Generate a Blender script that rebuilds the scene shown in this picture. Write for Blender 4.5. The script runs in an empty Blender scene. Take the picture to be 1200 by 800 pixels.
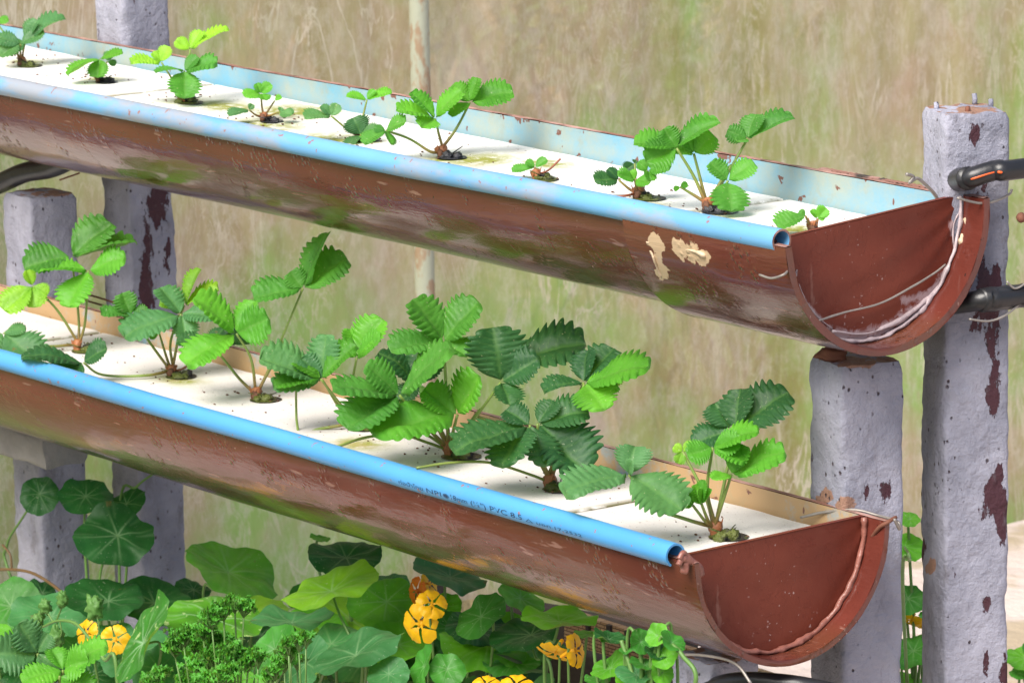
import bpy, math, random
import numpy as np
from mathutils import Vector, Matrix, noise
random.seed(7)
S = bpy.context.scene
COL = S.collection

# ------------------------------------------------------------------ camera
F = 5494.5                                  # focal length in pixels of the 1200 px wide photograph
YAW, PITCH, ROLL = math.radians(53.804), math.radians(11.052), math.radians(-1.012)
_v = Vector((-math.sin(YAW)*math.cos(PITCH), math.cos(YAW)*math.cos(PITCH), -math.sin(PITCH)))
_r = Vector((math.cos(YAW), math.sin(YAW), 0))
_u = _r.cross(_v)
R_ = math.cos(ROLL)*_r + math.sin(ROLL)*_u
U_ = -math.sin(ROLL)*_r + math.cos(ROLL)*_u
V_ = _v
CAM = Vector((2.77738, -2.30095, 1.48905))
cd = bpy.data.cameras.new('camera'); cam = bpy.data.objects.new('camera', cd); COL.objects.link(cam)
cd.sensor_width = 36; cd.lens = F/1200*36; cd.clip_end = 300; cd.clip_start = .05
m = Matrix((R_, U_, -V_)).transposed().to_4x4(); m.translation = CAM; cam.matrix_world = m
cd.dof.use_dof = True; cd.dof.focus_distance = 3.95; cd.dof.aperture_fstop = 26
S.camera = cam
# ------------------------------------------------------------------ light
w = bpy.data.worlds.new('World'); S.world = w; w.use_nodes = True
nt = w.node_tree; sky = nt.nodes.new('ShaderNodeTexSky'); sky.sky_type = 'NISHITA'; sky.sun_disc = False
SUN = Vector((.20, -.66, .80)).normalized()   # direction towards the sun
sky.sun_elevation = math.asin(SUN.z); sky.sun_rotation = math.atan2(SUN.x, SUN.y)
sky.air_density = 1.0; sky.dust_density = 3.0; sky.ozone_density = .6
nt.links.new(sky.outputs[0], nt.nodes['Background'].inputs[0]); nt.nodes['Background'].inputs[1].default_value = .095
sl = bpy.data.lights.new('sun', 'SUN'); sl.energy = 3.0; sl.angle = math.radians(38); sl.color = (1, .955, .89)
so = bpy.data.objects.new('sun', sl); COL.objects.link(so)
so.rotation_euler = SUN.to_track_quat('Z', 'Y').to_euler()
S.view_settings.view_transform = 'Standard'; S.view_settings.look = 'None'
S.view_settings.gamma = 1; S.view_settings.exposure = .85
S.render.engine = 'CYCLES'; S.cycles.max_bounces = 8; S.cycles.transparent_max_bounces = 12

# ------------------------------------------------------------------ geometry helpers
def ray(x, y): return R_*((x-600)/F) - U_*((y-400)/F) + V_
def on(x, y, ax, val):                      # the point where a sight line meets a real plane of the place
    d = ray(x, y); return CAM + d*((val-CAM[ax])/d[ax])
def at(x, y, dist): return CAM + ray(x, y)*dist
def depth(P): return (Vector(P)-CAM).dot(V_)
def proj(P):
    q = Vector(P)-CAM; z = q.dot(V_); return (600+F*q.dot(R_)/z, 400-F*q.dot(U_)/z)
def nz(x, y=0, z=0): return noise.noise(Vector((x, y, z)))

class MB:
    def __init__(s): s.v = []; s.f = []; s.mi = []; s.at = {}
    def add(s, vs, fs, mi=0, **att):
        o = len(s.v); s.v += [tuple(p) for p in vs]
        s.f += [tuple(i+o for i in f) for f in fs]; s.mi += [mi]*len(fs)
        for k in set(list(s.at)+list(att)):
            a = s.at.setdefault(k, [0.0]*o)
            a += list(att[k]) if k in att else [0.0]*len(vs)
    def build(s, name, mats, parent=None, smooth=True, loc=None):
        me = bpy.data.meshes.new(name)
        off = Vector(loc) if loc is not None else (parent_loc(parent) if parent else Vector((0,0,0)))
        me.from_pydata([(p[0]-off.x, p[1]-off.y, p[2]-off.z) for p in s.v], [], s.f)
        if not isinstance(mats, (list, tuple)): mats = [mats]
        for mt in mats: me.materials.append(mt)
        me.polygons.foreach_set('material_index', s.mi)
        me.polygons.foreach_set('use_smooth', [smooth]*len(s.f))
        for k, a in s.at.items():
            at_ = me.attributes.new(k, 'FLOAT', 'POINT'); at_.data.foreach_set('value', a)
        me.update()
        o = bpy.data.objects.new(name, me); COL.objects.link(o)
        if parent: o.parent = parent
        else: o.location = off
        return o
def parent_loc(p):
    L = Vector((0,0,0))
    while p: L += p.location; p = p.parent
    return L
def tag(o, label=None, cat=None, group=None, kind=None):
    for k, v in (('label', label), ('category', cat), ('group', group), ('kind', kind)):
        if v: o[k] = v
    return o
def empty(name, loc, label, cat, group=None):
    o = bpy.data.objects.new(name, None); COL.objects.link(o); o.location = loc; o.empty_display_size = .05
    return tag(o, label, cat, group)
def smooth_path(P, n=8):
    P = [Vector(p) for p in P]
    if len(P) == 2: return [P[0].lerp(P[1], i/n) for i in range(n+1)]
    Q = [P[0]*2-P[1]]+P+[P[-1]*2-P[-2]]; out = []
    for i in range(1, len(Q)-2):
        a, b, c, d = Q[i-1:i+3]
        for k in range(n):
            t = k/n
            out.append(.5*((2*b)+(c-a)*t+(2*a-5*b+4*c-d)*t*t+(3*b-a-3*c+d)*t**3))
    return out+[P[-1]]
def tube(mb, P, r, seg=10, mi=0, cap=True, rn=0, **att):
    P = [Vector(p) for p in P]; n = len(P)
    if not hasattr(r, '__len__'): r = [r]*n
    elif len(r) != n: r = [r[0]+(r[-1]-r[0])*i/(n-1) if len(r) == 2 else r[int(i*(len(r)-1)/(n-1))] for i in range(n)]
    T = [(P[min(i+1, n-1)]-P[max(i-1, 0)]).normalized() for i in range(n)]
    N = T[0].orthogonal().normalized(); vs = []
    for i in range(n):
        N = (N-T[i]*N.dot(T[i])).normalized(); B = T[i].cross(N)
        for k in range(seg):
            a = 2*math.pi*k/seg; rr = r[i]
            if rn: rr *= 1+rn*nz(P[i].x*90+k*3.1, P[i].y*90, P[i].z*90+k)
            vs.append(P[i]+(N*math.cos(a)+B*math.sin(a))*rr)
    fs = [(i*seg+k, i*seg+(k+1) % seg, (i+1)*seg+(k+1) % seg, (i+1)*seg+k) for i in range(n-1) for k in range(seg)]
    if cap: fs += [tuple(reversed(range(seg))), tuple(range((n-1)*seg, n*seg))]
    mb.add(vs, fs, mi, **{k: [v]*len(vs) for k, v in att.items()})
def grid(mb, fn, nu, nv, mi=0, flip=False, atts=None):
    vs = []; A = {k: [] for k in (atts or [])}
    for i in range(nu+1):
        for j in range(nv+1):
            q = fn(i/nu, j/nv)
            if atts:
                vs.append(q[0])
                for k, x in zip(atts, q[1:]): A[k].append(x)
            else: vs.append(q)
    W = nv+1
    fs = [(i*W+j, (i+1)*W+j, (i+1)*W+j+1, i*W+j+1) for i in range(nu) for j in range(nv)]
    if flip: fs = [f[::-1] for f in fs]
    mb.add(vs, fs, mi, **A)
def blob(mb, c, rx, ry, rz, seed=0, amp=.3, fr=1.6, nu=10, nv=14, mi=0):
    vs = []
    for i in range(nu+1):
        th = math.pi*i/nu
        for j in range(nv):
            ph = 2*math.pi*j/nv
            d = Vector((math.sin(th)*math.cos(ph), math.sin(th)*math.sin(ph), math.cos(th)))
            k = 1+amp*noise.noise(d*fr+Vector((seed*3.7, seed*1.3, seed)))+amp*.4*noise.noise(d*fr*2.7+Vector((seed, 0, seed*2.2)))
            vs.append((c[0]+d.x*rx*k, c[1]+d.y*ry*k, c[2]+d.z*rz*k))
    fs = [(i*nv+j, (i+1)*nv+j, (i+1)*nv+(j+1) % nv, i*nv+(j+1) % nv) for i in range(nu) for j in range(nv)]
    mb.add(vs, fs, mi)

# ------------------------------------------------------------------ material helpers
class NT:
    def __init__(s, name):
        s.m = bpy.data.materials.new(name); s.m.use_nodes = True; s.t = s.m.node_tree
        s.b = s.t.nodes['Principled BSDF']; s.out = s.t.nodes['Material Output']
    def n(s, typ, **kw):
        o = s.t.nodes.new(typ)
        for k, v in kw.items():
            if k in ('operation', 'blend_type', 'data_type', 'attribute_name', 'feature', 'distance', 'noise_dimensions', 'interpolation', 'clamp'): setattr(o, k, v)
            else: s.set(o, k, v)
        return o
    def set(s, o, k, v):
        i = o.inputs[int(k[1:])] if k[0] == 'i' and k[1:].isdigit() else o.inputs[k.replace('_', ' ')]
        if hasattr(v, 'links') or isinstance(v, bpy.types.NodeSocket): s.t.links.new(v, i)
        elif isinstance(v, tuple) and len(v) == 3 and i.type == 'RGBA': i.default_value = v+(1,)
        else: i.default_value = v
    def pos(s, sc=(1, 1, 1), obj=False):
        tc = s.n('ShaderNodeTexCoord'); mp = s.n('ShaderNodeMapping')
        s.t.links.new(tc.outputs['Object'], mp.inputs[0]); mp.inputs['Scale'].default_value = sc
        return mp.outputs[0]
    def noise(s, scale, detail=5, sc=(1, 1, 1), rough=.55, dist=0):
        o = s.n('ShaderNodeTexNoise', Vector=s.pos(sc)); o.inputs['Scale'].default_value = scale
        o.inputs['Detail'].default_value = detail; o.inputs['Roughness'].default_value = rough; o.inputs['Distortion'].default_value = dist
        return s.math('ADD', s.math('MULTIPLY', s.math('SUBTRACT', o.outputs['Fac'], .5), 1.5), .5)
    def vor(s, scale, sc=(1, 1, 1)):
        o = s.n('ShaderNodeTexVoronoi', Vector=s.pos(sc)); o.inputs['Scale'].default_value = scale; return o.outputs['Distance']
    def attr(s, name): return s.n('ShaderNodeAttribute', attribute_name=name).outputs['Fac']
    def ramp(s, fac, a, b, va=0., vb=1.):
        o = s.n('ShaderNodeMapRange'); s.t.links.new(fac, o.inputs[0])
        for i, x in enumerate((a, b, va, vb)): o.inputs[i+1].default_value = x
        return o.outputs[0]
    def mix(s, fac, a, b, mode='MIX'):
        o = s.n('ShaderNodeMix', data_type='RGBA', blend_type=mode)
        s.set(o, 'i0', fac); s.set(o, 'i6', a); s.set(o, 'i7', b); return o.outputs[2]
    def math(s, op, a, b=0.):
        o = s.n('ShaderNodeMath', operation=op); s.set(o, 'i0', a); s.set(o, 'i1', b); return o.outputs[0]
    def bump(s, h, strength=.5, dist=.001, prev=None):
        o = s.n('ShaderNodeBump', Height=h); o.inputs['Strength'].default_value = strength; o.inputs['Distance'].default_value = dist
        if prev: s.t.links.new(prev, o.inputs['Normal'])
        return o.outputs[0]
    def fin(s, color=None, rough=None, normal=None, **kw):
        if color is not None: s.set(s.b, 'Base_Color', color)
        if rough is not None: s.set(s.b, 'Roughness', rough)
        if normal is not None: s.set(s.b, 'Normal', normal)
        for k, v in kw.items(): s.set(s.b, k, v)
        return s.m
    def translucent(s, color, fac, normal=None):
        t = s.n('ShaderNodeBsdfTranslucent', Color=color); mx = s.n('ShaderNodeMixShader')
        if normal: s.set(t, 'Normal', normal)
        s.set(mx, 'i0', fac); s.t.links.new(s.b.outputs[0], mx.inputs[1]); s.t.links.new(t.outputs[0], mx.inputs[2])
        s.t.links.new(mx.outputs[0], s.out.inputs[0]); return mx

def simple(name, col, rough=.5, bs=0, bd=.001, var=.25, metallic=0):
    a = NT(name); c = a.mix(a.noise(40), tuple(x*(1-var) for x in col), tuple(min(1, x*(1+var)) for x in col))
    nrm = a.bump(a.noise(bs), .6, bd) if bs else None
    return a.fin(c, rough, nrm, Metallic=metallic)

M = {}
# brown gloss paint on the pipes
def brown(name, stain=True):
    a = NT(name)
    c = a.mix(a.ramp(a.noise(9, 6, (.35, 1, 1)), .35, .7), (.112, .025, .017), (.150, .036, .025))
    c = a.mix(a.ramp(a.noise(5, 4, (.3, 1, 1)), .55, .75, 0, .55), c, (.10, .048, .016))
    scr = a.ramp(a.noise(160, 3, (.12, 1, .6)), .76, .82, 0, .45)
    c = a.mix(scr, c, (.42, .25, .2))
    c = a.mix(a.math('MULTIPLY', a.ramp(a.noise(330, 2), .80, .84, 0, .7), a.ramp(a.noise(13, 3), .5, .65)), c, (.5, .36, .3))
    c = a.mix(a.ramp(a.noise(230, 2), .16, .12, 0, .8), c, (.02, .012, .01))
    if stain:
        c = a.mix(a.math('MULTIPLY', a.attr('rust'), a.ramp(a.noise(70, 5, (.4, 1, 1)), .42, .6)), c, (.55, .22, .02))
        c = a.mix(a.ramp(a.math('ADD', a.attr('glue'), a.math('MULTIPLY', a.math('SUBTRACT', a.noise(110, 5, (1, 1, 1), .7), .5), .9)), .5, .56), c, (.55, .40, .25))
        c = a.mix(a.math('MULTIPLY', a.attr('olive'), a.ramp(a.noise(45, 4), .35, .7, 0, .6)), c, (.06, .042, .018))  # darker olive-brown towards the bottom of the pipe, broken up by noise
    blist = a.ramp(a.vor(170), .0, .5, 1, 0)
    bm = a.math('MULTIPLY', blist, a.ramp(a.noise(22, 3), .56, .68))
    n1 = a.bump(a.noise(11, 3, (.45, 1, 1)), .26, .008)
    n2 = a.bump(bm, .7, .0015, n1)
    n3 = a.bump(a.noise(260, 3, (.2, 1, 1)), .4, .0008, n2)
    r = a.ramp(a.noise(25, 6, (.25, 1, 1)), .3, .7, .10, .24)
    return a.fin(c, r, n3, Specular_IOR_Level=.55, Coat_Weight=.28, Coat_Roughness=.06, Coat_Normal=n1)
M['brown'] = brown('brown_gloss_paint')
a = NT('brown_end_cap_paint')
c = a.mix(a.ramp(a.noise(12, 6), .35, .7), (.130, .024, .013), (.165, .036, .020))
c = a.mix(a.ramp(a.noise(60, 5, (1, 1, .25)), .78, .86, 0, .35), c, (.36, .2, .16))
c = a.mix(a.math('MULTIPLY', a.ramp(a.noise(260, 2), .80, .84, 0, .6), a.ramp(a.noise(16, 3), .48, .65)), c, (.55, .42, .4))
sm = a.ramp(a.math('ADD', a.attr('smear'), a.math('MULTIPLY', a.math('SUBTRACT', a.noise(70, 7, (1, 1, 1), .7, 1.5), .5), 1.3)), .45, .8)
c = a.mix(a.math('MULTIPLY', sm, .6), c, (.52, .42, .44))
c = a.mix(a.ramp(a.math('ADD', a.attr('patch'), a.math('MULTIPLY', a.math('SUBTRACT', a.noise(120, 4), .5), .8)), .5, .6), c, (.66, .52, .34))
M['cap'] = a.fin(c, a.ramp(a.noise(30, 5), .3, .7, .38, .6), a.bump(a.noise(30, 6), .25, .002, a.bump(a.ramp(a.noise(18, 8, (1, 1, 1), .7, 2), .5, .53), .35, .0008)), Specular_IOR_Level=.3)
# blue plastic, clean and dirty
def blue(name, dirt, c0=(.16, .49, .80)):
    a = NT(name)
    c = a.mix(a.ramp(a.noise(8, 4, (.4, 1, 1)), .3, .7), tuple(x*.9 for x in c0), tuple(min(1, x*1.12) for x in c0))
    d = a.ramp(a.noise(12, 8, (.35, 1, 1), .65), .56-dirt*.1, .66-dirt*.04, 0, dirt)
    c = a.mix(d, c, (.33, .33, .36))
    c = a.mix(a.ramp(a.noise(120, 2), .76, .8, 0, .8), c, (.3, .12, .08))
    return a.fin(c, .34, a.bump(a.noise(50, 3), .15, .001), Specular_IOR_Level=.5)
M['blue_old'] = blue('weathered_blue_plastic', .85, (.14, .37, .62))
M['blue_new'] = blue('blue_plastic', .12, (.075, .31, .62))
def inside(name, amt, tan):
    a = NT(name)
    c = a.mix(a.ramp(a.noise(9, 9, (.7, 1, .8), .75), .40-amt*.15, .75-amt*.26, 0, .75+.25*amt), (.15, .36, .49), tan)
    c = a.mix(a.ramp(a.noise(16, 7, (1, 1, 1), .75), .62, .8, 0, .5), c, (.3, .27, .16))
    c = a.mix(a.ramp(a.noise(50, 3), .72, .75), c, (.16, .07, .05))
    return a.fin(c, .5, a.bump(a.noise(90, 4), .3, .001))
M['in_up'] = inside('stained_blue_liner', .3, (.34, .36, .28))
M['in_low'] = inside('tan_stained_blue_liner', 1.0, (.40, .26, .13))
a = NT('worn_rim_paint'); c = a.mix(a.ramp(a.noise(60, 5, (.3, 1, 1)), .4, .6), (.45, .27, .23), (.25, .12, .09))
M['rim'] = a.fin(a.mix(a.ramp(a.noise(30, 6), .6, .7), c, (.05, .04, .035)), .6)
# white foam board
def foam(name, base):
    a = NT(name)
    c = a.mix(a.noise(18, 6), tuple(x*.93 for x in base), base)
    st = a.math('MULTIPLY', a.attr('stain'), a.ramp(a.noise(75, 7, (1, 1, 1), .75), .22, .55))
    c = a.mix(st, c, (.27, .28, .06))
    c = a.mix(a.math('MULTIPLY', a.attr('edge'), a.ramp(a.noise(50, 5), .25, .45)), c, (.12, .11, .03))
    c = a.mix(a.ramp(a.noise(260, 2), .78, .80, 0, .8), c, (.2, .14, .08))
    c = a.mix(a.ramp(a.noise(11, 6, (1, 1, 1), .7), .60, .8, 0, .35), c, (.55, .38, .25))
    return a.fin(c, .8, a.bump(a.noise(420, 3), .35, .0008, a.bump(a.noise(60, 4), .2, .001)), Specular_IOR_Level=.2)
M['foam_up'] = foam('white_foam_panel', (.84, .83, .80))  # paler base colour for the upper boards
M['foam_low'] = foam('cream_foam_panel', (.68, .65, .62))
# painted concrete
a = NT('peeling_lavender_painted_concrete')
c = a.mix(a.ramp(a.noise(16, 7), .3, .7), (.235, .24, .30), (.38, .38, .46))
bare = a.math('MULTIPLY', a.attr('bare'), 1.)
pk = a.math('ADD', a.attr('peel'), a.math('MULTIPLY', a.math('SUBTRACT', a.noise(42, 8, (1, 1, .45), .7), .5), 2.6))
mask = a.ramp(pk, .60, .64)
c = a.mix(mask, c, (.065, .022, .032))
c = a.mix(a.ramp(a.noise(30, 8, (1, 1, .4), .75), .58, .7, 0, .6), c, (.15, .14, .16))
c = a.mix(a.ramp(a.noise(9, 6, (1, 1, .3), .7), .5, .75, 0, .45), c, (.16, .15, .17))
c = a.mix(a.ramp(a.math('ADD', bare, a.math('MULTIPLY', a.math('SUBTRACT', a.noise(60, 6), .5), 1.6)), .55, .65), c, (.30, .17, .12))
pit = a.ramp(a.math('ADD', a.vor(120, (1, 1, .7)), a.math('MULTIPLY', a.math('SUBTRACT', a.noise(200, 3), .5), .25)), .06, .15)
pitn = a.math('MAXIMUM', pit, a.ramp(a.noise(22, 5), .56, .44))
c = a.mix(a.math('SUBTRACT', 1., pitn), c, (.07, .05, .06))
h = a.math('SUBTRACT', a.math('ADD', a.math('MULTIPLY', pitn, .6), a.math('MULTIPLY', a.noise(70, 8, (1, 1, 1), .65), .8)), a.math('MULTIPLY', mask, .25))
M['post'] = a.fin(c, .62, a.bump(a.noise(260, 4), .35, .0012, a.bump(h, .9, .0045)), Specular_IOR_Level=.35)
M['silver'] = simple('bare_grey_concrete', (.27, .26, .25), .85, 70, .004)
M['black'] = simple('black_rubber_hose', (.018, .018, .02), .33, 50, .001)
M['orange'] = simple('orange_hose_stripe', (.8, .12, .02), .4)
M['wire'] = simple('galvanised_wire', (.34, .31, .28), .5, 200, .0004, .4, .5)
M['rust'] = simple('rusty_steel', (.16, .06, .035), .8, 200, .0005, .5)
M['silicone'] = simple('pale_sealant', (.42, .34, .35), .35, 120, .002, .5)
M['brownseal'] = simple('brown_painted_sealant', (.26, .1, .075), .28, 130, .002, .35)
M['glue'] = simple('dried_beige_glue', (.60, .46, .31), .5, 150, .002, .2)
a = NT('mossy_growing_plug'); c = a.mix(a.ramp(a.noise(80, 6), .42, .6), (.014, .012, .012), (.10, .12, .02))
M['plug'] = a.fin(c, .45, a.bump(a.noise(220, 5), .9, .003))
a = NT('wet_black_plug'); c = a.mix(a.ramp(a.noise(80, 6), .55, .7), (.012, .012, .015), (.06, .06, .07))
M['plugb'] = a.fin(c, .3, a.bump(a.noise(220, 5), .9, .003))
M['crown'] = simple('reddish_crown', (.36, .13, .05), .5, 150, .002, .5)
M['husk'] = simple('dry_brown_husk', (.13, .055, .03), .8, 100, .003, .5)
# leaves : colour comes from each leaf's own object colour
def leafmat(name, veincol, trans=.3, rough=.42, blotch=False):
    a = NT(name); oi = a.n('ShaderNodeObjectInfo').outputs['Color']
    c = a.mix(a.ramp(a.noise(30, 6), .3, .75), a.mix(1., oi, (1.15, 1.1, 1.1), 'MULTIPLY'), a.mix(1., oi, (.66, .76, .62), 'MULTIPLY'))
    c = a.mix(a.ramp(a.noise(46, 5), .80, .84, 0, .55), c, (.16, .10, .03))
    c = a.mix(a.ramp(a.noise(420, 2), .78, .84, 0, .35), c, (.45, .5, .4))
    c = a.mix(a.attr('tone'), c, a.mix(1., c, (1.55, 1.3, 1.1), 'MULTIPLY'))
    c = a.mix(a.math('MULTIPLY', a.attr('vein'), veincol[3]), c, veincol[:3])
    if blotch: c = a.mix(a.ramp(a.noise(85, 3), .66, .74, 0, .6), c, (.5, .62, .3))
    geo = a.n('ShaderNodeNewGeometry').outputs['Backfacing']
    c2 = a.mix(geo, c, a.mix(.45, c, (.22, .36, .12)))
    nrm = a.bump(a.noise(150, 4), .35, .0012)
    a.fin(c2, rough, nrm, Specular_IOR_Level=.34)
    a.translucent(a.mix(1., c2, (1.9, 2.0, .6), 'MULTIPLY'), trans)
    return a.m
M['leaf'] = leafmat('strawberry_leaf', (.16, .32, .08, .26), .26, .5)
M['nleaf'] = leafmat('nasturtium_leaf', (.28, .44, .24, .40), .28, .5)
M['vleaf'] = leafmat('variegated_leaf', (.42, .60, .40, .6), .25, .5, True)
def stalkmat(name, g, r_):
    a = NT(name); c = a.mix(a.attr('red'), g, r_); c = a.mix(a.noise(60), c, a.mix(1., c, (.7, .7, .7), 'MULTIPLY'))
    a.fin(c, .45); a.translucent(c, .15); return a.m
M['stalk'] = stalkmat('hairy_leaf_stalk', (.26, .38, .08), (.36, .10, .05))
M['nstalk'] = stalkmat('smooth_green_stalk', (.15, .30, .07), (.22, .08, .05))
def petal(name, c1, c2):
    a = NT(name); c = a.mix(a.attr('vein'), c1, c2)
    a.fin(a.mix(a.noise(60), c, a.mix(1., c, (.95, .88, .8), 'MULTIPLY')), .5); a.translucent(c, .35); return a.m
M['yellow'] = petal('golden_petal', (.95, .56, .008), (.55, .05, .01))
M['orangep'] = petal('orange_petal', (.90, .24, .01), (.5, .03, .01))
# film wall
a = NT('dirty_greenhouse_film')
sc = (1, 1, .28)
c = a.mix(a.ramp(a.noise(5, 8, (1, 1, .7), .7), .3, .7), (.60, .43, .31), (.56, .48, .26))
c = a.mix(a.ramp(a.noise(7, 7, (1, 1, .8), .65), .5, .75, 0, .8), c, (.76, .60, .52))
c = a.mix(a.ramp(a.noise(4.2, 5, (1, 1, .8), .5), .54, .72, 0, .85), c, (.38, .55, .16))
c = a.mix(a.ramp(a.noise(5.5, 6, (1, 1, .22)), .60, .72, 0, .7), c, (.38, .31, .10))
c = a.mix(a.ramp(a.noise(11, 8, (1, 1, .30), .7, .8), .55, .8, 0, .6), c, (.36, .26, .12))
zz = a.n('ShaderNodeSeparateXYZ', Vector=a.pos()).outputs[2]
low = a.math('MULTIPLY', a.ramp(zz, .85, .25), a.ramp(a.noise(4.5, 7), .34, .58))
c = a.mix(a.math('MULTIPLY', low, .85), c, (.36, .60, .15))
c = a.mix(a.ramp(a.noise(48, 8, (1, 1, .6), .75), .45, .8, 0, .45), c, (.92, .84, .76))
c = a.mix(a.ramp(a.noise(60, 8, (1, 1, .5), .75, 1), .55, .85, 0, .45), c, (.50, .38, .22))
def ridge(n_, w_): return a.ramp(a.math('ABSOLUTE', a.math('SUBTRACT', n_, .5)), 0., w_, 1, 0)
rg = a.math('MULTIPLY', ridge(a.noise(13, 5, (1, 1, .22), .6, 1.6), .035), a.ramp(a.noise(6, 4), .45, .7))
c = a.mix(a.math('MULTIPLY', rg, .85), c, (.88, .78, .64))
rg3 = a.math('MULTIPLY', ridge(a.noise(26, 5, (1, 1, .35), .6, 2.5), .05), a.ramp(a.noise(8, 4), .4, .65))
c = a.mix(a.math('MULTIPLY', rg3, .5), c, (.86, .75, .60))
rg2 = a.math('MULTIPLY', ridge(a.noise(17, 5, (1, 1, .3), .6, 2.2), .03), a.ramp(a.noise(5, 4, (1, .9, 1)), .5, .7))
c = a.mix(a.math('MULTIPLY', rg2, .5), c, (.42, .35, .15))
nrm = a.bump(a.noise(12, 6, (1, 1, .3)), .4, .01)
a.fin(c, .38, nrm, Specular_IOR_Level=.35)
mx = a.translucent(c, .35, nrm)
tr = a.n('ShaderNodeBsdfTransparent', Color=(.93, .92, .82)); m2 = a.n('ShaderNodeMixShader')
a.set(m2, 'i0', a.ramp(a.noise(3.1, 6, (1, 1, .5)), .45, .66, .02, .17))
a.t.links.new(mx.outputs[0], m2.inputs[1]); a.t.links.new(tr.outputs[0], m2.inputs[2]); a.t.links.new(m2.outputs[0], a.out.inputs[0])
M['film'] = a.m
a = NT('pale_sandy_ground'); c = a.mix(a.noise(3, 8), (.50, .40, .36), (.66, .57, .54)); c = a.mix(a.ramp(a.noise(5, 7), .55, .65, 0, .6), c, (.32, .25, .12))
M['ground'] = a.fin(c, .9, a.bump(a.noise(30, 8), .6, .01))
a = NT('added_dark_soil'); c = a.mix(a.noise(4, 8), (.035, .03, .018), (.10, .085, .05)); c = a.mix(a.ramp(a.noise(1.5, 5), .5, .6), c, (.05, .09, .02)); M['added_soil'] = a.fin(c, .9, a.bump(a.noise(40, 8), .8, .01))  # dark colour for the sheet added in front of the troughs
a = NT('grass_soil'); c = a.mix(a.ramp(a.noise(1.2, 7), .4, .6), (.20, .28, .07), (.42, .33, .16)); M['turf'] = a.fin(c, .95, a.bump(a.noise(20, 8), 1, .03))
M['blade'] = simple('grass_blade', (.22, .36, .07), .6, 0, .001, .4)
M['drygrass'] = simple('dry_grass_blade', (.48, .38, .2), .7, 0, .001, .4)
M['bush'] = simple('bush_leaf', (.09, .20, .035), .55, 0, .001, .5)
M['bark'] = simple('brown_bark', (.14, .09, .06), .9, 60, .004)
a = NT('dark_weathered_wood'); c = a.mix(a.noise(30, 6, (.08, 1, 1)), (.018, .014, .012), (.07, .052, .042)); M['wood'] = a.fin(c, .8, a.bump(a.noise(60, 5, (.06, 1, 1)), .8, .003))
a = NT('woven_bamboo'); wv = a.n('ShaderNodeTexBrick', Vector=a.n('ShaderNodeCombineXYZ', X=a.n('ShaderNodeSeparateXYZ', Vector=a.pos()).outputs[0], Y=a.n('ShaderNodeSeparateXYZ', Vector=a.pos()).outputs[2]).outputs[0], Color1=(.34, .20, .10), Color2=(.46, .31, .17), Mortar=(.08, .04, .02))
wv.inputs['Scale'].default_value = 1; wv.inputs['Brick Width'].default_value = .012; wv.inputs['Row Height'].default_value = .0035; wv.inputs['Mortar Size'].default_value = .0005
M['bamboo'] = a.fin(wv.outputs[0], .7, a.bump(wv.outputs[1], -.6, .002))
a = NT('rusty_green_pole_paint'); c = a.mix(a.ramp(a.noise(50, 6, (1, 1, .5)), .5, .62), (.40, .42, .32), (.34, .24, .15)); M['pole'] = a.fin(c, .6, a.bump(a.noise(120), .4, .001))
M['ink'] = simple('black_ink', (.02, .055, .12), .6)

# ================================================================== SETTING
GZ = .05
mb = MB()
def gfn(u, v):
    x = -60+u*120; y = -60+v*120
    return (x, y, GZ)
mb.add([(-1.72, -60, GZ), (60, -60, GZ), (60, 60, GZ), (-1.72, 60, GZ)], [(0, 1, 2, 3)])
tag(mb.build('ground', M['ground']), kind='structure')
mb = MB()
grid(mb, lambda u, v: (-1.72-70*u**3, -30+v*70, GZ+(.0 if u == 0 else .10*nz((-70*u**3)*.6, v*40)+.22*max(0, 70*u**3-2.5)**.7*.35)), 60, 120)
tag(mb.build('grassy_field', M['turf']), kind='structure')
mb = MB(); grid(mb, lambda u, v: (-1.60+9*u, -.42-.10*nz(u*14)-9*v, GZ+.004), 40, 10, 0, True)  # unseen dark sheet added to darken trough reflections and weaken ground bounce
tag(mb.build('added_dark_ground', M['added_soil']), kind='structure')
# film wall at the end of the greenhouse
FX = -1.72
def film(u, v):
    y = -1.2+u*5.4; z = GZ-.02+v*2.6
    d = .012*nz(y*5, z*.7)+.006*nz(y*17+4, z*1.3)+.004*nz(y*40, z*3)
    return (FX+d, y, z)
mb = MB(); grid(mb, film, 260, 60)
o = mb.build('greenhouse_film', M['film']); tag(o, 'dirty translucent plastic film wall behind the posts, streaked brown and green', 'plastic sheet')
mod = o.modifiers.new('thickness', 'SOLIDIFY'); mod.thickness = .0006; o.modifiers.remove(mod)
P = on(493, 100, 0, FX+.05)
mb = MB(); tube(mb, [(P.x, P.y, GZ+(1.9-GZ)*i/20) for i in range(21)], .0118, 18)
o = mb.build('greenhouse_pole', M['pole'], loc=(P.x, P.y, GZ)); tag(o, 'thin rusty greenish metal pole standing upright against the film wall', 'pole')
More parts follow.
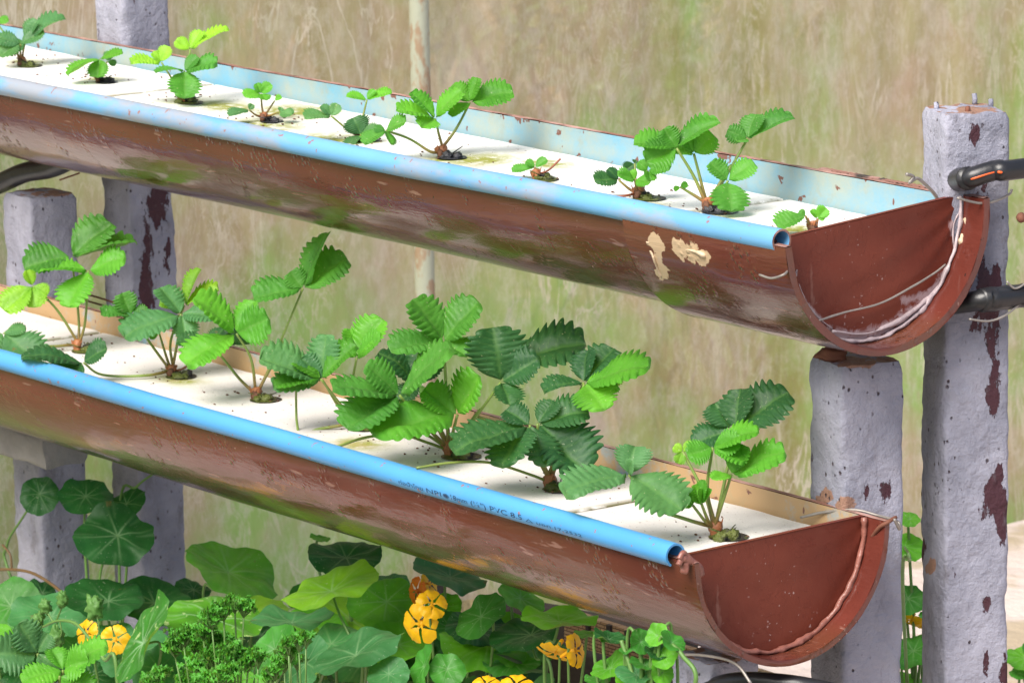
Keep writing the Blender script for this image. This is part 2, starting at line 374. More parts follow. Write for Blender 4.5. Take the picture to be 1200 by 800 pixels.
# grass beyond the film
mb = MB(); rnd = random.Random(3)
for i in range(9000):
    x = FX-.15-rnd.random()**1.5*6.5; y = -.2+(x-FX)*-.25+rnd.random()*(3.4+(-x)*.7)
    if nz(x*1.1, y*1.1, 4) < -.12 and rnd.random() < .8: continue
    h = .03+.09*rnd.random(); a_ = rnd.random()*6.28; dx, dy = math.cos(a_)*.006, math.sin(a_)*.006; lx, ly = rnd.gauss(0, .04), rnd.gauss(0, .04)
    z = GZ+.02+.12*max(0, -x-4)**.7*.5
    mb.add([(x-dx, y-dy, z-.05), (x+dx, y+dy, z-.05), (x+lx*.5+dx*.6, y+ly*.5+dy*.6, z+h*.6), (x+lx, y+ly, z+h)], [(0, 1, 2, 3)], 1 if nz(x*.8, y*.8, 9) > .1 else 0)
tag(mb.build('grass', [M['blade'], M['drygrass']]), kind='stuff')
def bush(x, y, s, label, seed):
    r = empty('bush', (x, y, GZ), label, 'bush', 'bushes beyond the film')
    rn = random.Random(seed); st = MB(); fo = MB()
    for k in range(9):
        e = Vector((x+rn.gauss(0, .22)*s, y+rn.gauss(0, .22)*s, GZ+s*(.5+.5*rn.random())))
        p = smooth_path([(x, y, GZ), ((x+e.x)/2+rn.gauss(0, .04), (y+e.y)/2, GZ+.3*s), e], 5); tube(st, p, [.012*s, .003], 6)
        for q in range(110):
            c = Vector(p[int(len(p)*.35+rn.random()*len(p)*.6)])+Vector((rn.gauss(0, .1), rn.gauss(0, .1), rn.gauss(0, .09)))*s
            n = Vector((rn.gauss(0, 1), rn.gauss(0, 1), rn.gauss(.8, 1))).normalized(); t = n.orthogonal().normalized()*.028*s; b = n.cross(t)*.55
            fo.add([c-t, c-b*.8, c+t, c+b*.8], [(0, 1, 2, 3)])
    st.build('stem', M['bark'], r); fo.build('foliage', M['bush'], r)
for i, (x, y, s) in enumerate([(-3.6, 2.5, .8), (-3.1, 1.5, .55), (-4.8, 3.6, 1.0), (-3.0, 3.4, .6), (-5.2, 2.2, .9)]):
    bush(x, y, s, ['mid height green bush blurred beyond the film wall right of the pole', 'small low green bush beyond the film close to the pole', 'tallest green bush far beyond the film at right', 'small green bush beyond the film behind the right post', 'green bush far beyond the film at upper left'][i], i+5)

# ================================================================== POSTS
def post(cx, cy, w, rot, z0, z1, label, blobs=(), bare=(), pins=False, stencil=True, seed=0, peel0=0., wd=None):
    wd = wd or w
    root = empty('concrete_post', (cx, cy, z0), label, 'post', 'painted concrete posts')
    mb = MB(); c, s = math.cos(rot), math.sin(rot); per = []
    n = 18
    for k in range(4):
        for j in range(n):
            t = j/n*2-1; ax = (t, -1) if k == 0 else (1, t) if k == 1 else (-t, 1) if k == 2 else (-1, -t)
            # rounded corner
            q = (abs(ax[0])**20+abs(ax[1])**20)**(1/20); per.append((ax[0]/q*w/2, ax[1]/q*wd/2))
    N = len(per); rows = int((z1-z0)/.005); vs = []; pe = []; ba = []
    for i in range(rows+1):
        z = z0+(z1-z0)*i/rows; tp = (z1-z)
        for (x, y) in per:
            corner = min(1, (abs(x)/(w/2)*abs(y)/(wd/2))**6)
            k = 1-.009*corner*(1+nz(x*50, z*60, seed))-.16*corner*max(0, nz(x*30+seed, z*22, y*30)-.2)*2
            k -= .025*max(0, nz(x*9+seed*3, z*9, y*9)-.35)
            d = .0007*nz(x*60+seed, y*60, z*50)+.0008*nz(x*160, y*160+seed, z*150)
            if tp < .008: k *= 1-.08*(1-tp/.008)**2
            X = (x*(k)+d); Y = y*k+d; p = Vector((cx+c*X-s*Y, cy+s*X+c*Y, z+(.0015*nz(x*80, y*80, seed) if tp < .02 else 0)))
            vs.append(p); px, py = proj(p)
            a_ = peel0
            for (bx, by, rx, ry, am) in blobs: a_ = max(a_, am*math.exp(-((px-bx)/rx)**2-((py-by)/ry)**2))
            b_ = 0
            for (bx, by, rx, ry) in bare: b_ = max(b_, 1.1*math.exp(-((px-bx)/rx)**2-((py-by)/ry)**2))
            pe.append(a_); ba.append(b_)
    fs = [(i*N+k, i*N+(k+1) % N, (i+1)*N+(k+1) % N, (i+1)*N+k) for i in range(rows) for k in range(N)]
    mb.add(vs, fs, 0, peel=pe, bare=ba)
    # top: concentric rings, a little uneven
    rings = 7; tv = []; tf = []
    for i in range(rings+1):
        k = 1-i/rings
        for q in range(N):
            e = vs[rows*N+q]; x = cx+(e.x-cx)*k; y = cy+(e.y-cy)*k
            tv.append((x, y, e.z*k+(z1+.001)*(1-k)+(.0025*nz(x*70, y*70, seed) if i else 0)))
    for i in range(rings):
        tf += [(i*N+q, i*N+(q+1) % N, (i+1)*N+(q+1) % N, (i+1)*N+q) for q in range(N)]
    mb.add(tv, tf, 0, peel=[.15]*len(tv), bare=[.62 if bare else 0]*len(tv))
    mb.build('shaft', M['post'], root)
    if pins:
        for (px, py, hh) in pins:
            P = on(px, py, 2, z1); pm = MB(); blobr = .0022
            tube(pm, [P+Vector((0, 0, -.003)), P+Vector((.0004, 0, hh*.5)), P+Vector((-.0006, .0004, hh))], [blobr, blobr*.9], 8, rn=.3)
            pm.build('rebar_stub', M['post'] if hh > .0045 else M['rust'], root)
    return root
PA = on(1131, 128, 1, .22)
A_bl = [(1160, 300, 26, 14, .4), (1165, 330, 20, 30, .75), (1160, 225, 18, 18, .5), (1155, 360, 14, 40, .8), (1164, 440, 10, 60, .95), (1160, 395, 12, 30, .8), (1150, 150, 20, 18, .4), (1163, 575, 9, 22, .9), (1178, 605, 9, 40, .9), (1171, 555, 6, 20, .8), (1156, 706, 8, 16, .95), (1178, 790, 7, 30, .95), (1155, 775, 5, 20, .9), (1085, 640, 8, 10, .5), (1175, 250, 8, 14, .5)]
post(PA.x, PA.y, .0590, math.radians(-22), GZ-.1, PA.z, 'tall right-hand post with steel pins in its top, grey paint flaking over maroon', A_bl, [(1090, 665, 7, 10)], [(1097, 128, .0055), (1134, 131, .004), (1142, 122, .0085), (1161, 125, .006)], seed=1, wd=.056)
PB = on(1003, 420, 1, .128)
post(PB.x, PB.y, .0575, math.radians(-12), GZ-.1, PB.z, 'grey post under the right end of the upper trough, behind the lower trough', [(1030, 570, 12, 10, .7), (1012, 575, 8, 8, .6)], [(968, 583, 18, 10), (990, 590, 14, 9), (1000, 424, 40, 6)], seed=2)
PA2 = on(158, 120, 1, .228)
post(PA2.x, PA2.y, .0560, 0, GZ-.1, PA2.z+.30, 'tall left-hand concrete post standing behind both troughs, maroon showing through its grey paint', [(185, 240, 16, 36, 1.), (173, 290, 9, 50, .95), (170, 350, 7, 50, .9), (197, 290, 5, 40, .9), (166, 400, 8, 30, .8), (190, 640, 8, 20, .6)], (), seed=3)
PB2 = on(46, 226, 1, .13)
post(PB2.x, PB2.y, .0570, 0, GZ-.1, PB2.z, 'short left-hand concrete post whose chipped top ends below the upper trough', [], [(60, 226, 26, 5)], seed=4)

# ================================================================== TROUGHS
def trough(name, Y0, z0f, z0b, xl, label, inner, pipe_mat, rusts, glues, collar, seed, blue_x1, smears=()):
    root = empty('growing_trough', (0, Y0, .5*(z0f+z0b)), label, 'trough', 'half-pipe growing troughs')
    R = .1
    def sec(X, ang, r):
        tilt = math.atan2(z0b-z0f, 2*R); zc = .5*(z0f+z0b)+.0014*nz(X*3, seed)
        a_ = math.pi+ang+tilt
        return Vector((X, Y0+math.cos(a_)*r, zc+math.sin(a_)*r))
    def shell(x0, x1, ri, ro, name_, nx):
        mb = MB(); na = 48
        def att(p):
            px, py = proj(p); ru = 0; gl = 0
            for (bx, by, rr, am) in glues: gl = max(gl, am*math.exp(-((px-bx)**2+(py-by)**2)/rr**2))
            for (bx, by, rx, ry, am) in rusts: ru = max(ru, am*math.exp(-((px-bx)/rx)**2-((py-by)/ry)**2))
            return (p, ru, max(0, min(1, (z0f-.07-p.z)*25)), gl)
        def outer(u, v):
            X = x0+(x1-x0)*u; p = sec(X, math.pi*v, ro+.0007*nz(X*14, v*9, seed)); return att(p)
        grid(mb, outer, nx, na, 0, False, ['rust', 'olive', 'glue'])
        xs = min(x1, -.021)
        if xs > x0: grid(mb, lambda u, v: (sec(x0+(xs-x0)*u, math.pi*v, ri), 0, 0), nx, na, 1, True, ['rust', 'olive'])
        if x1 > xs: grid(mb, lambda u, v: (sec(xs+(x1-xs)*u, math.pi*v, ri+.0006*nz(u*2, v*20)), 0, 0), 8, na, 0, True, ['rust', 'olive'])
        for v, fl in ((0, True), (1, False)):
            grid(mb, lambda u, w_: (sec(x0+(x1-x0)*u, math.pi*v, ri+(ro-ri)*w_)+Vector((0, 0, .0008*nz(u*60, w_, v)+.0006)), 0, 0), nx, 2, 2, fl, ['rust', 'olive'])
        for X, fl in ((x1, False), (x0, True)):
            grid(mb, lambda u, w_: (sec(X+.0015*nz(u*14, w_, X), math.pi*u, ri+(ro-ri)*w_), 0, 0), na, 2, 0 if fl or True else 2, fl, ['rust', 'olive'])
        return mb.build(name_, [M['brown'], inner, M['rim']], root)
    shell(xl, .004 if collar is None else -.03, R-.005, R, 'half_pipe', 260)
    if collar is not None: shell(collar, .007, R+.0004, R+.0068, 'sleeve', 130)
    ro = R if collar is None else R+.0068
    ri = R-.005 if collar is None else R+.0004
    # end cap plate, recessed
    mb = MB(); xc = -.021; na = 48
    for X, fl in ((xc, False), (xc-.005, True)):
        def capf(u, v): 
            a_ = math.pi*u; b = sec(X, a_, ri-.0003); mid = sec(X, 0, ri).lerp(sec(X, math.pi, ri), u*.999)
            mid = sec(X, 0, ri)*(.5+.5*math.cos(a_))+sec(X, math.pi, ri)*(.5-.5*math.cos(a_))
            p = mid.lerp(b, v)+Vector((.0012*nz(b.y*25*v, mid.z*20+v*3, seed), 0, 0)); q = proj(p); sm = 0
            for (px, py, rr, am) in smears: sm = max(sm, am*math.exp(-((q[0]-px)**2+(q[1]-py)**2)/rr**2))
            pa = 1.2*math.exp(-((q[0]-1137)/9)**4-((q[1]-258)/19)**4) if collar is not None else 0
            return (p, sm, pa)
        grid(mb, capf, 96, 40, 0, fl, ['smear', 'patch'])
    grid(mb, lambda u, v: (sec(xc-.005*v, 0, ri).lerp(sec(xc-.005*v, math.pi, ri), u)+Vector((0, 0, .0005)), 0, 0), 30, 1, 0, False, ['smear', 'patch'])
    mb.build('end_cap', M['cap'], root)
    # sealant bead round the recess
    mb = MB(); P = [sec(xc+.0025+.0015*nz(k*.3, seed), math.pi*(k/90), ri-.002+.0012*nz(k*.22, 3, seed)) for k in range(2, 91)]
    tube(mb, P, [(.0012 if collar is not None else .002)+.0026*abs(nz(k*.35, seed, 2)) for k in range(len(P))], 8, rn=.5)
    mb.build('sealant_bead', M['silicone'] if collar is not None else M['brownseal'], root)
    # slit pipe clipped over the front rim
    mb = MB(); ro_, ri_ = .0096, .0078; nx = 240; x1 = blue_x1
    def c_(X):
        p = sec(X, 0, R-.002); wv = .0011*nz(X*4.2, seed*5)+.0005*nz(X*11, seed)
        return p+Vector((0, -.0015, .0025+wv))
    def cs(r): 
        def f(u, v):
            X = xl+(x1-xl)*u; c = c_(X); a_ = math.radians(-60+300*v); return c+Vector((0, r*math.cos(a_), r*math.sin(a_)))
        return f
    grid(mb, cs(ro_), nx, 28, 0, False); grid(mb, cs(ri_), nx, 28, 0, True)
    grid(mb, lambda u, v: cs(ri_+(ro_-ri_)*v)(1, u), 28, 1, 1, True); grid(mb, lambda u, v: cs(ri_+(ro_-ri_)*v)(0, u), 28, 1, 0, False)
    for vv, fl in ((0, False), (1, True)): grid(mb, lambda u, v: cs(ri_+(ro_-ri_)*v)(u, vv), nx, 1, 0, fl)
    bp = mb.build('edging_pipe', [pipe_mat, M['rim'] if collar is not None else pipe_mat], root)
    return root, sec, c_, bp
SM = []
for path, rr in [([(1148, 235), (1132, 300), (1105, 330), (1070, 365), (1020, 392), (975, 392), (945, 370)], 11), ([(922, 315), (935, 345), (960, 375)], 6), ([(1118, 262), (1122, 320), (1085, 345), (1060, 352)], 7)]:
    pp = smooth_path([(x, y, 0) for x, y in path], 10); SM += [(q.x, q.y, rr, .85) for q in pp]
rootU, secU, cU, bpU = trough('u', .0975, .8585, .8735, -1.66, 'upper brown half-pipe trough with pale sealant smeared round its end cap', M['in_up'], M['blue_old'], [(60, 175, 40, 10, .25)], [(772, 292, 8, 1.2), (767, 282, 9, 1.2), (770, 306, 6, 1.1), (775, 320, 9, 1.2), (796, 290, 11, 1.2), (812, 297, 11, 1.2), (824, 303, 9, 1.2), (800, 300, 6, 1)], -.200, 1, -.006, SM)
rootL, secL, cL, bpL = trough('l', 0, .6195, .6235, -1.66, 'lower brown half-pipe trough under the leafy plants with printed blue edging pipe', M['in_low'], M['blue_new'], [(556, 659, 20, 4.5, 1.3), (600, 655, 30, 5, .5), (640, 690, 60, 6, .45), (320, 572, 26, 5, .7), (120, 520, 40, 6, .35), (850, 770, 30, 8, .4)], [], None, 2, -.02)

def foam_z(row, X): return (.8445-.0085*X) if row == 'u' else .6060
def foam(row, x0, x1, label, stains=()):
    Y0 = .0975 if row == 'u' else 0.; hw = .0885
    root_mb = MB(); nx = max(10, int((x1-x0)/.004)); ny = 44; th = .018
    if row == 'u': stains = list(stains)+[(px+4, py+2, .020, .008) for px, py in [(26, 77), (116, 96), (213, 120), (309, 142), (420, 164), (517, 184), (628, 210), (748, 232), (829, 247), (952, 273)]]
    S_ = [(on(px, py, 2, foam_z(row, -.7)), rx, ry*2.2) for (px, py, rx, ry) in stains]
    def top(u, v):
        X = x0+(x1-x0)*u; Y = Y0-hw+2*hw*v; z = foam_z(row, X)+.0006*nz(X*40, Y*40)
        e = min((X-x0), (x1-X)); st = 0
        ed = max(0, 1-e/.006)
        if e < .003: z -= .0025
        for (P, rx, ry) in S_: st = max(st, 1.25*math.exp(-((X-P.x)/rx)**2-((Y-P.y)/ry)**2))
        return (Vector((X, Y, z)), st, ed*1.2)
    grid(root_mb, top, nx, ny, 0, False, ['stain', 'edge'])
    def side(X): return lambda u, v: (Vector((X, Y0-hw+2*hw*u, foam_z(row, X)-.0015-th*v)), 0, 1)
    grid(root_mb, side(x1), ny, 3, 0, True, ['stain', 'edge']); grid(root_mb, side(x0), ny, 3, 0, False, ['stain', 'edge'])
    for Y, fl in ((Y0-hw, False), (Y0+hw, True)):
        grid(root_mb, lambda u, v: (Vector((x0+(x1-x0)*u, Y, foam_z(row, x0+(x1-x0)*u)-.0005-th*v)), 0, 0), nx, 2, 0, fl, ['stain', 'edge'])
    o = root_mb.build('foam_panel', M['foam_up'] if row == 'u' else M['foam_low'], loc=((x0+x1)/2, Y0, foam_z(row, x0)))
    return tag(o, label, 'foam panel', 'foam panels set in the troughs')
j1 = on(195, 105, 1, .0975).x; j1 = on(195, 105, 2, foam_z('u', -1.1)).x; j2 = on(850, 243, 2, foam_z('u', -.2)).x
k1 = on(145, 385, 2, .606).x; k2 = on(712, 592, 2, .606).x
su = [(265, 128, .05, .012), (300, 150, .05, .02), (375, 165, .045, .02), (425, 125, .07, .016), (345, 133, .05, .02), (560, 186, .035, .018), (610, 215, .03, .01), (480, 190, .03, .01), (640, 190, .03, .01)]
foam('u', j2+.0018, -.027, 'white foam panel at the right end of the upper trough, against its end cap', [(930, 262, .02, .01)])
foam('u', j1+.0018, j2-.0018, 'long white foam panel with green algal stains, middle of the upper trough', su)
foam('u', -1.655, j1-.0018, 'clean white foam panel at the left end of the upper trough')
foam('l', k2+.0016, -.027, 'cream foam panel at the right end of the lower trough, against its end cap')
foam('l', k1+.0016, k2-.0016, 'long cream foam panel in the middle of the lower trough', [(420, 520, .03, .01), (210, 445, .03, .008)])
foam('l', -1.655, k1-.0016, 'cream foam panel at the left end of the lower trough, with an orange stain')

for row, Y0_, pp, lb in (('u', .0975, [(26, 77), (116, 96), (213, 120), (309, 142), (420, 164), (517, 184), (628, 210), (748, 232), (829, 247)], 0), ('l', 0., [(91, 410), (201, 440), (300, 467), (414, 500), (526, 533), (644, 571), (838, 627)], 0)):
    mb = MB(); rn = random.Random(17)
    for i in range(230):
        if rn.random() < .6: q = rn.choice(pp); P = on(q[0], q[1], 2, foam_z(row, -.7)); x, y = P.x+rn.gauss(0, .03), P.y+rn.gauss(0, .02)
        else: x, y = rn.uniform(-1.6, -.03), Y0_+rn.uniform(-.08, .08)
        if abs(y-Y0_) > .085 or x > -.03: continue
        k = rn.uniform(.0003, .0012); blob(mb, (x, y, foam_z(row, x)+.0007), k*1.6, k, k*.7, i, .6, 2, 4, 6)
    tag(mb.build('grit', M['husk']), kind='stuff')
# print on the lower blue pipe
def print_text(body, px0, px1, size, ang, name='printed_text'):
    cu = bpy.data.curves.new('t', 'FONT'); cu.body = body; cu.size = 1; cu.resolution_u = 2
    to = bpy.data.objects.new('t', cu); COL.objects.link(to); dg = bpy.context.evaluated_depsgraph_get(); dg.update()
    me = bpy.data.meshes.new_from_object(to.evaluated_get(dg)); bpy.data.objects.remove(to)
    xs = [q.co.x for q in me.vertices]
    if not xs: return
    a_, b_ = min(xs), max(xs)
    X0 = on(px0, 400+px0*.27, 1, -.106).x; 
    def fx(px): 
        best = min(range(0, 1660), key=lambda i: abs(proj(cL(-i/1000))[0]-px)); return -best/1000
    X0, X1 = fx(px0), fx(px1); mb = MB(); r = .0098; vs = []
    for q in me.vertices:
        X = X0+(q.co.x-a_)/(b_-a_)*(X1-X0); c = cL(X); th = math.radians(ang)-q.co.y*size/r
        vs.append(c+Vector((0, r*math.cos(th), r*math.sin(th))))
    mb.add(vs, [tuple(p.vertices) for p in me.polygons]); bpy.data.meshes.remove(me)
    mb.build(name, M['ink'], bpL, smooth=False)
print_text('\u0e17\u0e48\u0e2d\u0e19\u0e49\u0e33\u0e44\u0e17\u0e22', 478, 506, .0048, 203)
print_text('NPI', 510, 527, .0058, 206)
print_text('\u25c9', 530, 536, .005, 206)
print_text('18mm', 539, 558, .0064, 206)
print_text('(\u00bd")', 562, 580, .0064, 206)
print_text('PVC 8.5', 585, 622, .0066, 206)
print_text('\u25b3 \u0e21\u0e2d\u0e01.17-2532', 626, 692, .0040, 208)

# sealant smears, glue drips and wire on the upper trough's end
XC = -.0195
def arcpt(px, py, x=XC): return on(px, py, 0, x)
mb = MB()
for path, r in [([(1140, 245), (1128, 280), (1128, 305), (1105, 330), (1070, 365), (1020, 390), (975, 388)], .0055), ([(1150, 262), (1140, 300), (1120, 335), (1085, 372), (1040, 396), (990, 398)], .0038), ([(930, 318), (940, 345), (955, 368), (975, 385)], .0028), ([(1135, 232), (1118, 262), (1118, 300)], .002), ([(918, 318), (930, 330), (934, 316), (926, 340), (938, 352)], .0016)]:
    tube(mb, smooth_path([arcpt(*q) for q in path], 8), [q*.36 for q in (r*.6, r, r*.5, r*1.1, r*.4, r*.8)], 8, rn=.9)
mb.build('sealant_smear', M['silicone'], rootU)
mb = MB(); c = arcpt(1139, 262, XC+.004)
blob(mb, c, .0055, .008, .013, 3, .35); blob(mb, arcpt(1128, 282, XC+.003), .003, .004, .005, 5, .4); mb.build('glue_lump', M['glue'], rootU)
mb = MB(); tube(mb, smooth_path([arcpt(q[0], q[1], XC+.004) for q in [(958, 376), (990, 366), (1030, 356), (1062, 340), (1092, 322), (1108, 310)]], 8), .0009, 6, rn=.3); mb.build('wire', M['wire'], rootU)
mb = MB(); tube(mb, smooth_path([on(890, 322, 1, -.011), on(904, 326, 1, -.013), on(918, 322, 1, -.011), arcpt(926, 316, .002), arcpt(930, 326, -.002)], 8), .0010, 6); mb.build('wire', M['wire'], rootU)
def drip(pts, rr, seed):
    mb = MB(); P = []
    for (px, py) in pts:
        # nearest point of the outer shell under the sight line
        best = None
        for i in range(90):
            a_ = math.pi*.5*i/90
            p0 = secU(-.1, a_, .1056); P_ = on(px, py, 2, p0.z)
            d = abs(P_.y-p0.y)
            if best is None or d < best[0]: best = (d, P_)
        P.append(best[1])
    tube(mb, smooth_path(P, 6), [q*.45 for q in rr], 10, rn=.6); mb.build('glue_drip', M['glue'], rootU)
drip([(759, 283), (762, 290), (766, 303), (771, 316), (775, 324)], [.003, .0036, .0022, .0016, .0024, .0028], 1)
drip([(790, 286), (800, 290), (812, 294), (824, 299), (828, 303)], [.0028, .004, .0024, .0042, .003, .002], 2)
drip([(793, 286), (792, 298)], [.002, .001], 2)
# wire tie on the lower trough's back corner
mb = MB(); tube(mb, smooth_path([on(938, 606, 0, -.09), on(965, 600, 0, -.07), on(1000, 597, 0, -.04), on(1030, 604, 0, -.02), on(1052, 611, 0, .004), on(1054, 620, 0, .006), on(1048, 608, 0, .008)], 8), .0012, 7, rn=.3)
mb.build('wire', M['wire'], rootL)
mb = MB(); tube(mb, smooth_path([on(1022, 628, 0, -.012), on(1030, 618, 0, -.002), on(1040, 612, 0, .006), on(1050, 606, 0, .004)], 8), .0016, 7, rn=.4); mb.build('wire', M['rust'], rootL)
mb = MB()
for q in [[(796, 655), (800, 648), (806, 652), (816, 664), (820, 676)], [(800, 650), (803, 660), (802, 672)], [(795, 662), (800, 654), (812, 658)]]:
    tube(mb, smooth_path([on(x, y, 0, .0) for x, y in q], 6), [.0024, .0032, .002], 8, rn=.8)
mb.build('sealant_smear', M['brownseal'], rootL)
# lump of brick under the upper trough on the post top
mb = MB(); P = on(975, 416, 1, .115); blob(mb, P, .016, .010, .006, 8, .5, 2.2)
tag(mb.build('brick_shim', M['rust'], loc=tuple(P)), 'small rusty orange lump wedged between the upper trough and the right-hand post', 'wedge')

# ================================================================== HOSES, PIPES AND OTHER SMALL STRUCTURE
P0 = on(1106, 236, 0, -.055); P1 = on(1107, 214, 0, -.05); P2 = on(1135, 209, 0, -.0); P3 = on(1170, 199, 0, .012); P4 = on(1210, 196, 0, .02); P5 = P4+Vector((.02, .3, .005))
t = empty('irrigation_hose', tuple(P2), 'black hose with orange stripe passing the tall right-hand post above the upper trough', 'hose')
pts = smooth_path([P2+(P1-P2)*.15, P2.lerp(P3, .2), P3, P4, P5], 10)
mb = MB(); tube(mb, pts, .0083, 18); mb.build('hose', M['black'], t)
mb = MB()
for i in range(len(pts)-1): pass
sp = [p+(CAM-p).normalized()*.0078+Vector((0, 0, -.0012)) for p in pts]; tube(mb, sp, .0011, 6); mb.build('stripe', M['orange'], t)
mb = MB(); tube(mb, smooth_path([P0-Vector((0, 0, .03)), P0, P1-Vector((0, 0, .004)), P1+(P2-P1)*.35, P2], 8), .0096, 18); mb.build('elbow', M['black'], t)
t = empty('drain_pipe', tuple(on(1150, 352, 0, .012)), 'thick black drain pipe leaving the back of the upper trough at the right edge', 'pipe')
pts = [on(1112, 357, 0, -.02), on(1135, 354, 0, -.004), on(1160, 350, 0, .012), on(1210, 345, 0, .016), on(1210, 345, 0, .016)+Vector((.01, .3, 0))]
mb = MB(); tube(mb, smooth_path(pts, 8), .0082, 18); mb.build('pipe', M['black'], t)
mb = MB(); q = smooth_path([on(1149, 352, 0, .008), on(1210, 345, 0, .016)], 12); tube(mb, q, [.0098, .0102, .0096, .0102, .0096, .0100, .0098], 18); mb.build('coupling', M['black'], t)
t = MB(); tube(t, smooth_path([on(-40, 232, 1, .10), on(0, 215, 1, .11), on(30, 202, 1, .115), on(62, 196, 1, .12), on(95, 180, 1, .12)], 8), .0105, 18)
tag(t.build('feed_pipe', M['black']), 'black pipe bending under the upper trough at the left edge above the short post', 'pipe')
mb = MB(); tube(mb, smooth_path([on(70, 211, 1, .1), on(93, 203, 1, .1)], 6), .0009, 6); tag(mb.build('wire_stub', M['rust']), 'short dark wire end sticking out under the upper trough at the left', 'wire')
mb = MB(); 
for dy, k in ((0, 0), (6, 1)):
    tube(mb, smooth_path([on(20, 345+dy, 1, .195), on(70, 338+dy, 1, .198), on(110, 347+dy*1.3, 1, .20), on(150, 360+dy, 1, .20)], 8), .0011, 6)
tag(mb.build('binding_wire', M['rust']), 'dark twisted wire running past the left-hand posts behind the lower trough', 'wire')
for q, X, r_, lb in [([(1122, 232), (1146, 238), (1164, 236), (1182, 228), (1186, 222)], .004, .0011, 'grey wire crossing the tall right-hand post just below the black hose'), ([(1062, 204), (1070, 207), (1066, 214), (1074, 209), (1082, 214), (1094, 226), (1100, 236)], -.03, .0015, 'crooked grey wire hooked over the back corner of the upper trough'), ([(1136, 374), (1160, 376), (1180, 368), (1200, 352), (1215, 345)], .02, .0009, 'thin wire sagging below the drain pipe on the tall right-hand post'), ([(1180, 330), (1190, 338), (1205, 330)], .02, .0009, 'short bent wire end above the drain pipe at the right edge')]:
    mb = MB(); tube(mb, smooth_path([on(x, y, 0, X) for x, y in q], 8), r_, 7, rn=.2); tag(mb.build('tie_wire', M['wire']), lb, 'wire')
mb = MB(); P = on(1197, 255, 0, .02); tube(mb, [P+Vector((.003, .004, -.09)), P+Vector((.003, .004, 0))], .0012, 8)
mb2 = empty('iron_rod', tuple(P), 'rusty iron rod with a round bolt at the right edge, right of the tall post', 'rod')
mb.build('rod', M['rust'], mb2); mb = MB(); blob(mb, P, .004, .004, .004, 2, .2); mb.build('bolt', M['rust'], mb2)
# concrete bracket under the lower trough on the left
def bar(name, A, B, w, h, mat, label, cat, amp=.002, parent=None, seed=0):
    A = Vector(A); B = Vector(B); d = (B-A).normalized(); side = d.cross(Vector((0, 0, 1))).normalized(); up = side.cross(d)
    mb = MB(); n = 30; per = []
    for k in range(4):
        for j in range(6):
            t_ = j/6*2-1; ax = (t_, -1) if k == 0 else (1, t_) if k == 1 else (-t_, 1) if k == 2 else (-1, -t_)
            q = (abs(ax[0])**10+abs(ax[1])**10)**.1; per.append((ax[0]/q, ax[1]/q))
    vs = []
    for i in range(n+1):
        c = A.lerp(B, i/n)
        for (x, y) in per: vs.append(c+side*x*w/2+up*y*h/2+Vector((nz(c.x*30+x, c.y*30+y, seed), nz(c.x*30+x, y, 3+seed), nz(x+c.x*30, y*2, 7+seed)))*amp)
    N = len(per); fs = [(i*N+k, (i+1)*N+k, (i+1)*N+(k+1) % N, i*N+(k+1) % N) for i in range(n) for k in range(N)]
    mb.add(vs, fs)
    for i, rv in ((0, False), (n, True)):
        ce = A.lerp(B, i/n); rr = list(range(i*N, i*N+N)); mb.add([ce]+[vs[q] for q in rr], [((0, k+1, (k+1) % N+1) if not rv else (0, (k+1) % N+1, k+1)) for k in range(N)])
    o = mb.build(name, mat, parent, smooth=True, loc=None if parent else tuple(A))
    for p in o.data.polygons: pass
    if label: tag(o, label, cat)
    return o
PE = on(66, 528, 1, .03)
bar('concrete_bracket', (PE.x-.55, .04, PE.z), (PE.x, .04, PE.z), .05, .034, M['silver'], 'rough bare grey concrete bar under the lower trough at the left edge', 'beam', .003)
# front right stub post, pipe and planks under the lower trough
QC = on(838, 766, 1, .0)
post(QC.x, .0, .052, 0, GZ-.1, QC.z, 'low whitish post stub under the right end of the lower trough', [(850, 775, 10, 6, .8)], [(862, 770, 10, 6)], seed=6)
mb = MB(); tube(mb, smooth_path([on(790, 830, 1, -.02), on(850, 800, 1, -.02), on(920, 800, 1, .0), on(1000, 815, 1, .04)], 8), .0075, 16)
tag(mb.build('floor_pipe', M['black']), 'dusty black pipe lying against the low stub under the lower trough', 'pipe')
mb = MB(); tube(mb, smooth_path([on(780, 768, 1, -.05), on(820, 767, 1, -.05), on(860, 776, 1, -.05), on(880, 800, 1, -.05)], 8), .0012, 6)
tag(mb.build('slack_wire', M['wire']), 'slack grey wire hanging under the right end of the lower trough', 'wire')
Yb = .36
a0 = on(560, 700, 1, Yb); a1 = on(1080, 775, 1, Yb)
mb = MB(); zt = on(730, 736, 1, Yb).z
grid(mb, lambda u, v: (-.78+1.3*u, Yb+.002*nz(u*30, v*5), GZ-.05+(zt-GZ+.05)*v), 60, 10); grid(mb, lambda u, v: (-.78+1.3*u, Yb+.008+.002*nz(u*30, v*5), GZ-.05+(zt-GZ+.05)*v), 60, 10, 0, True)
grid(mb, lambda u, v: (-.78+1.3*u, Yb+.008*v+.002*nz(u*30, 5), zt), 60, 1)
bmr = empty('bamboo_screen', (-.2, Yb, GZ), 'woven bamboo matting with dark notches along its top under the lower trough', 'screen')
mb.build('matting', M['bamboo'], bmr)
mb = MB(); rn = random.Random(4)
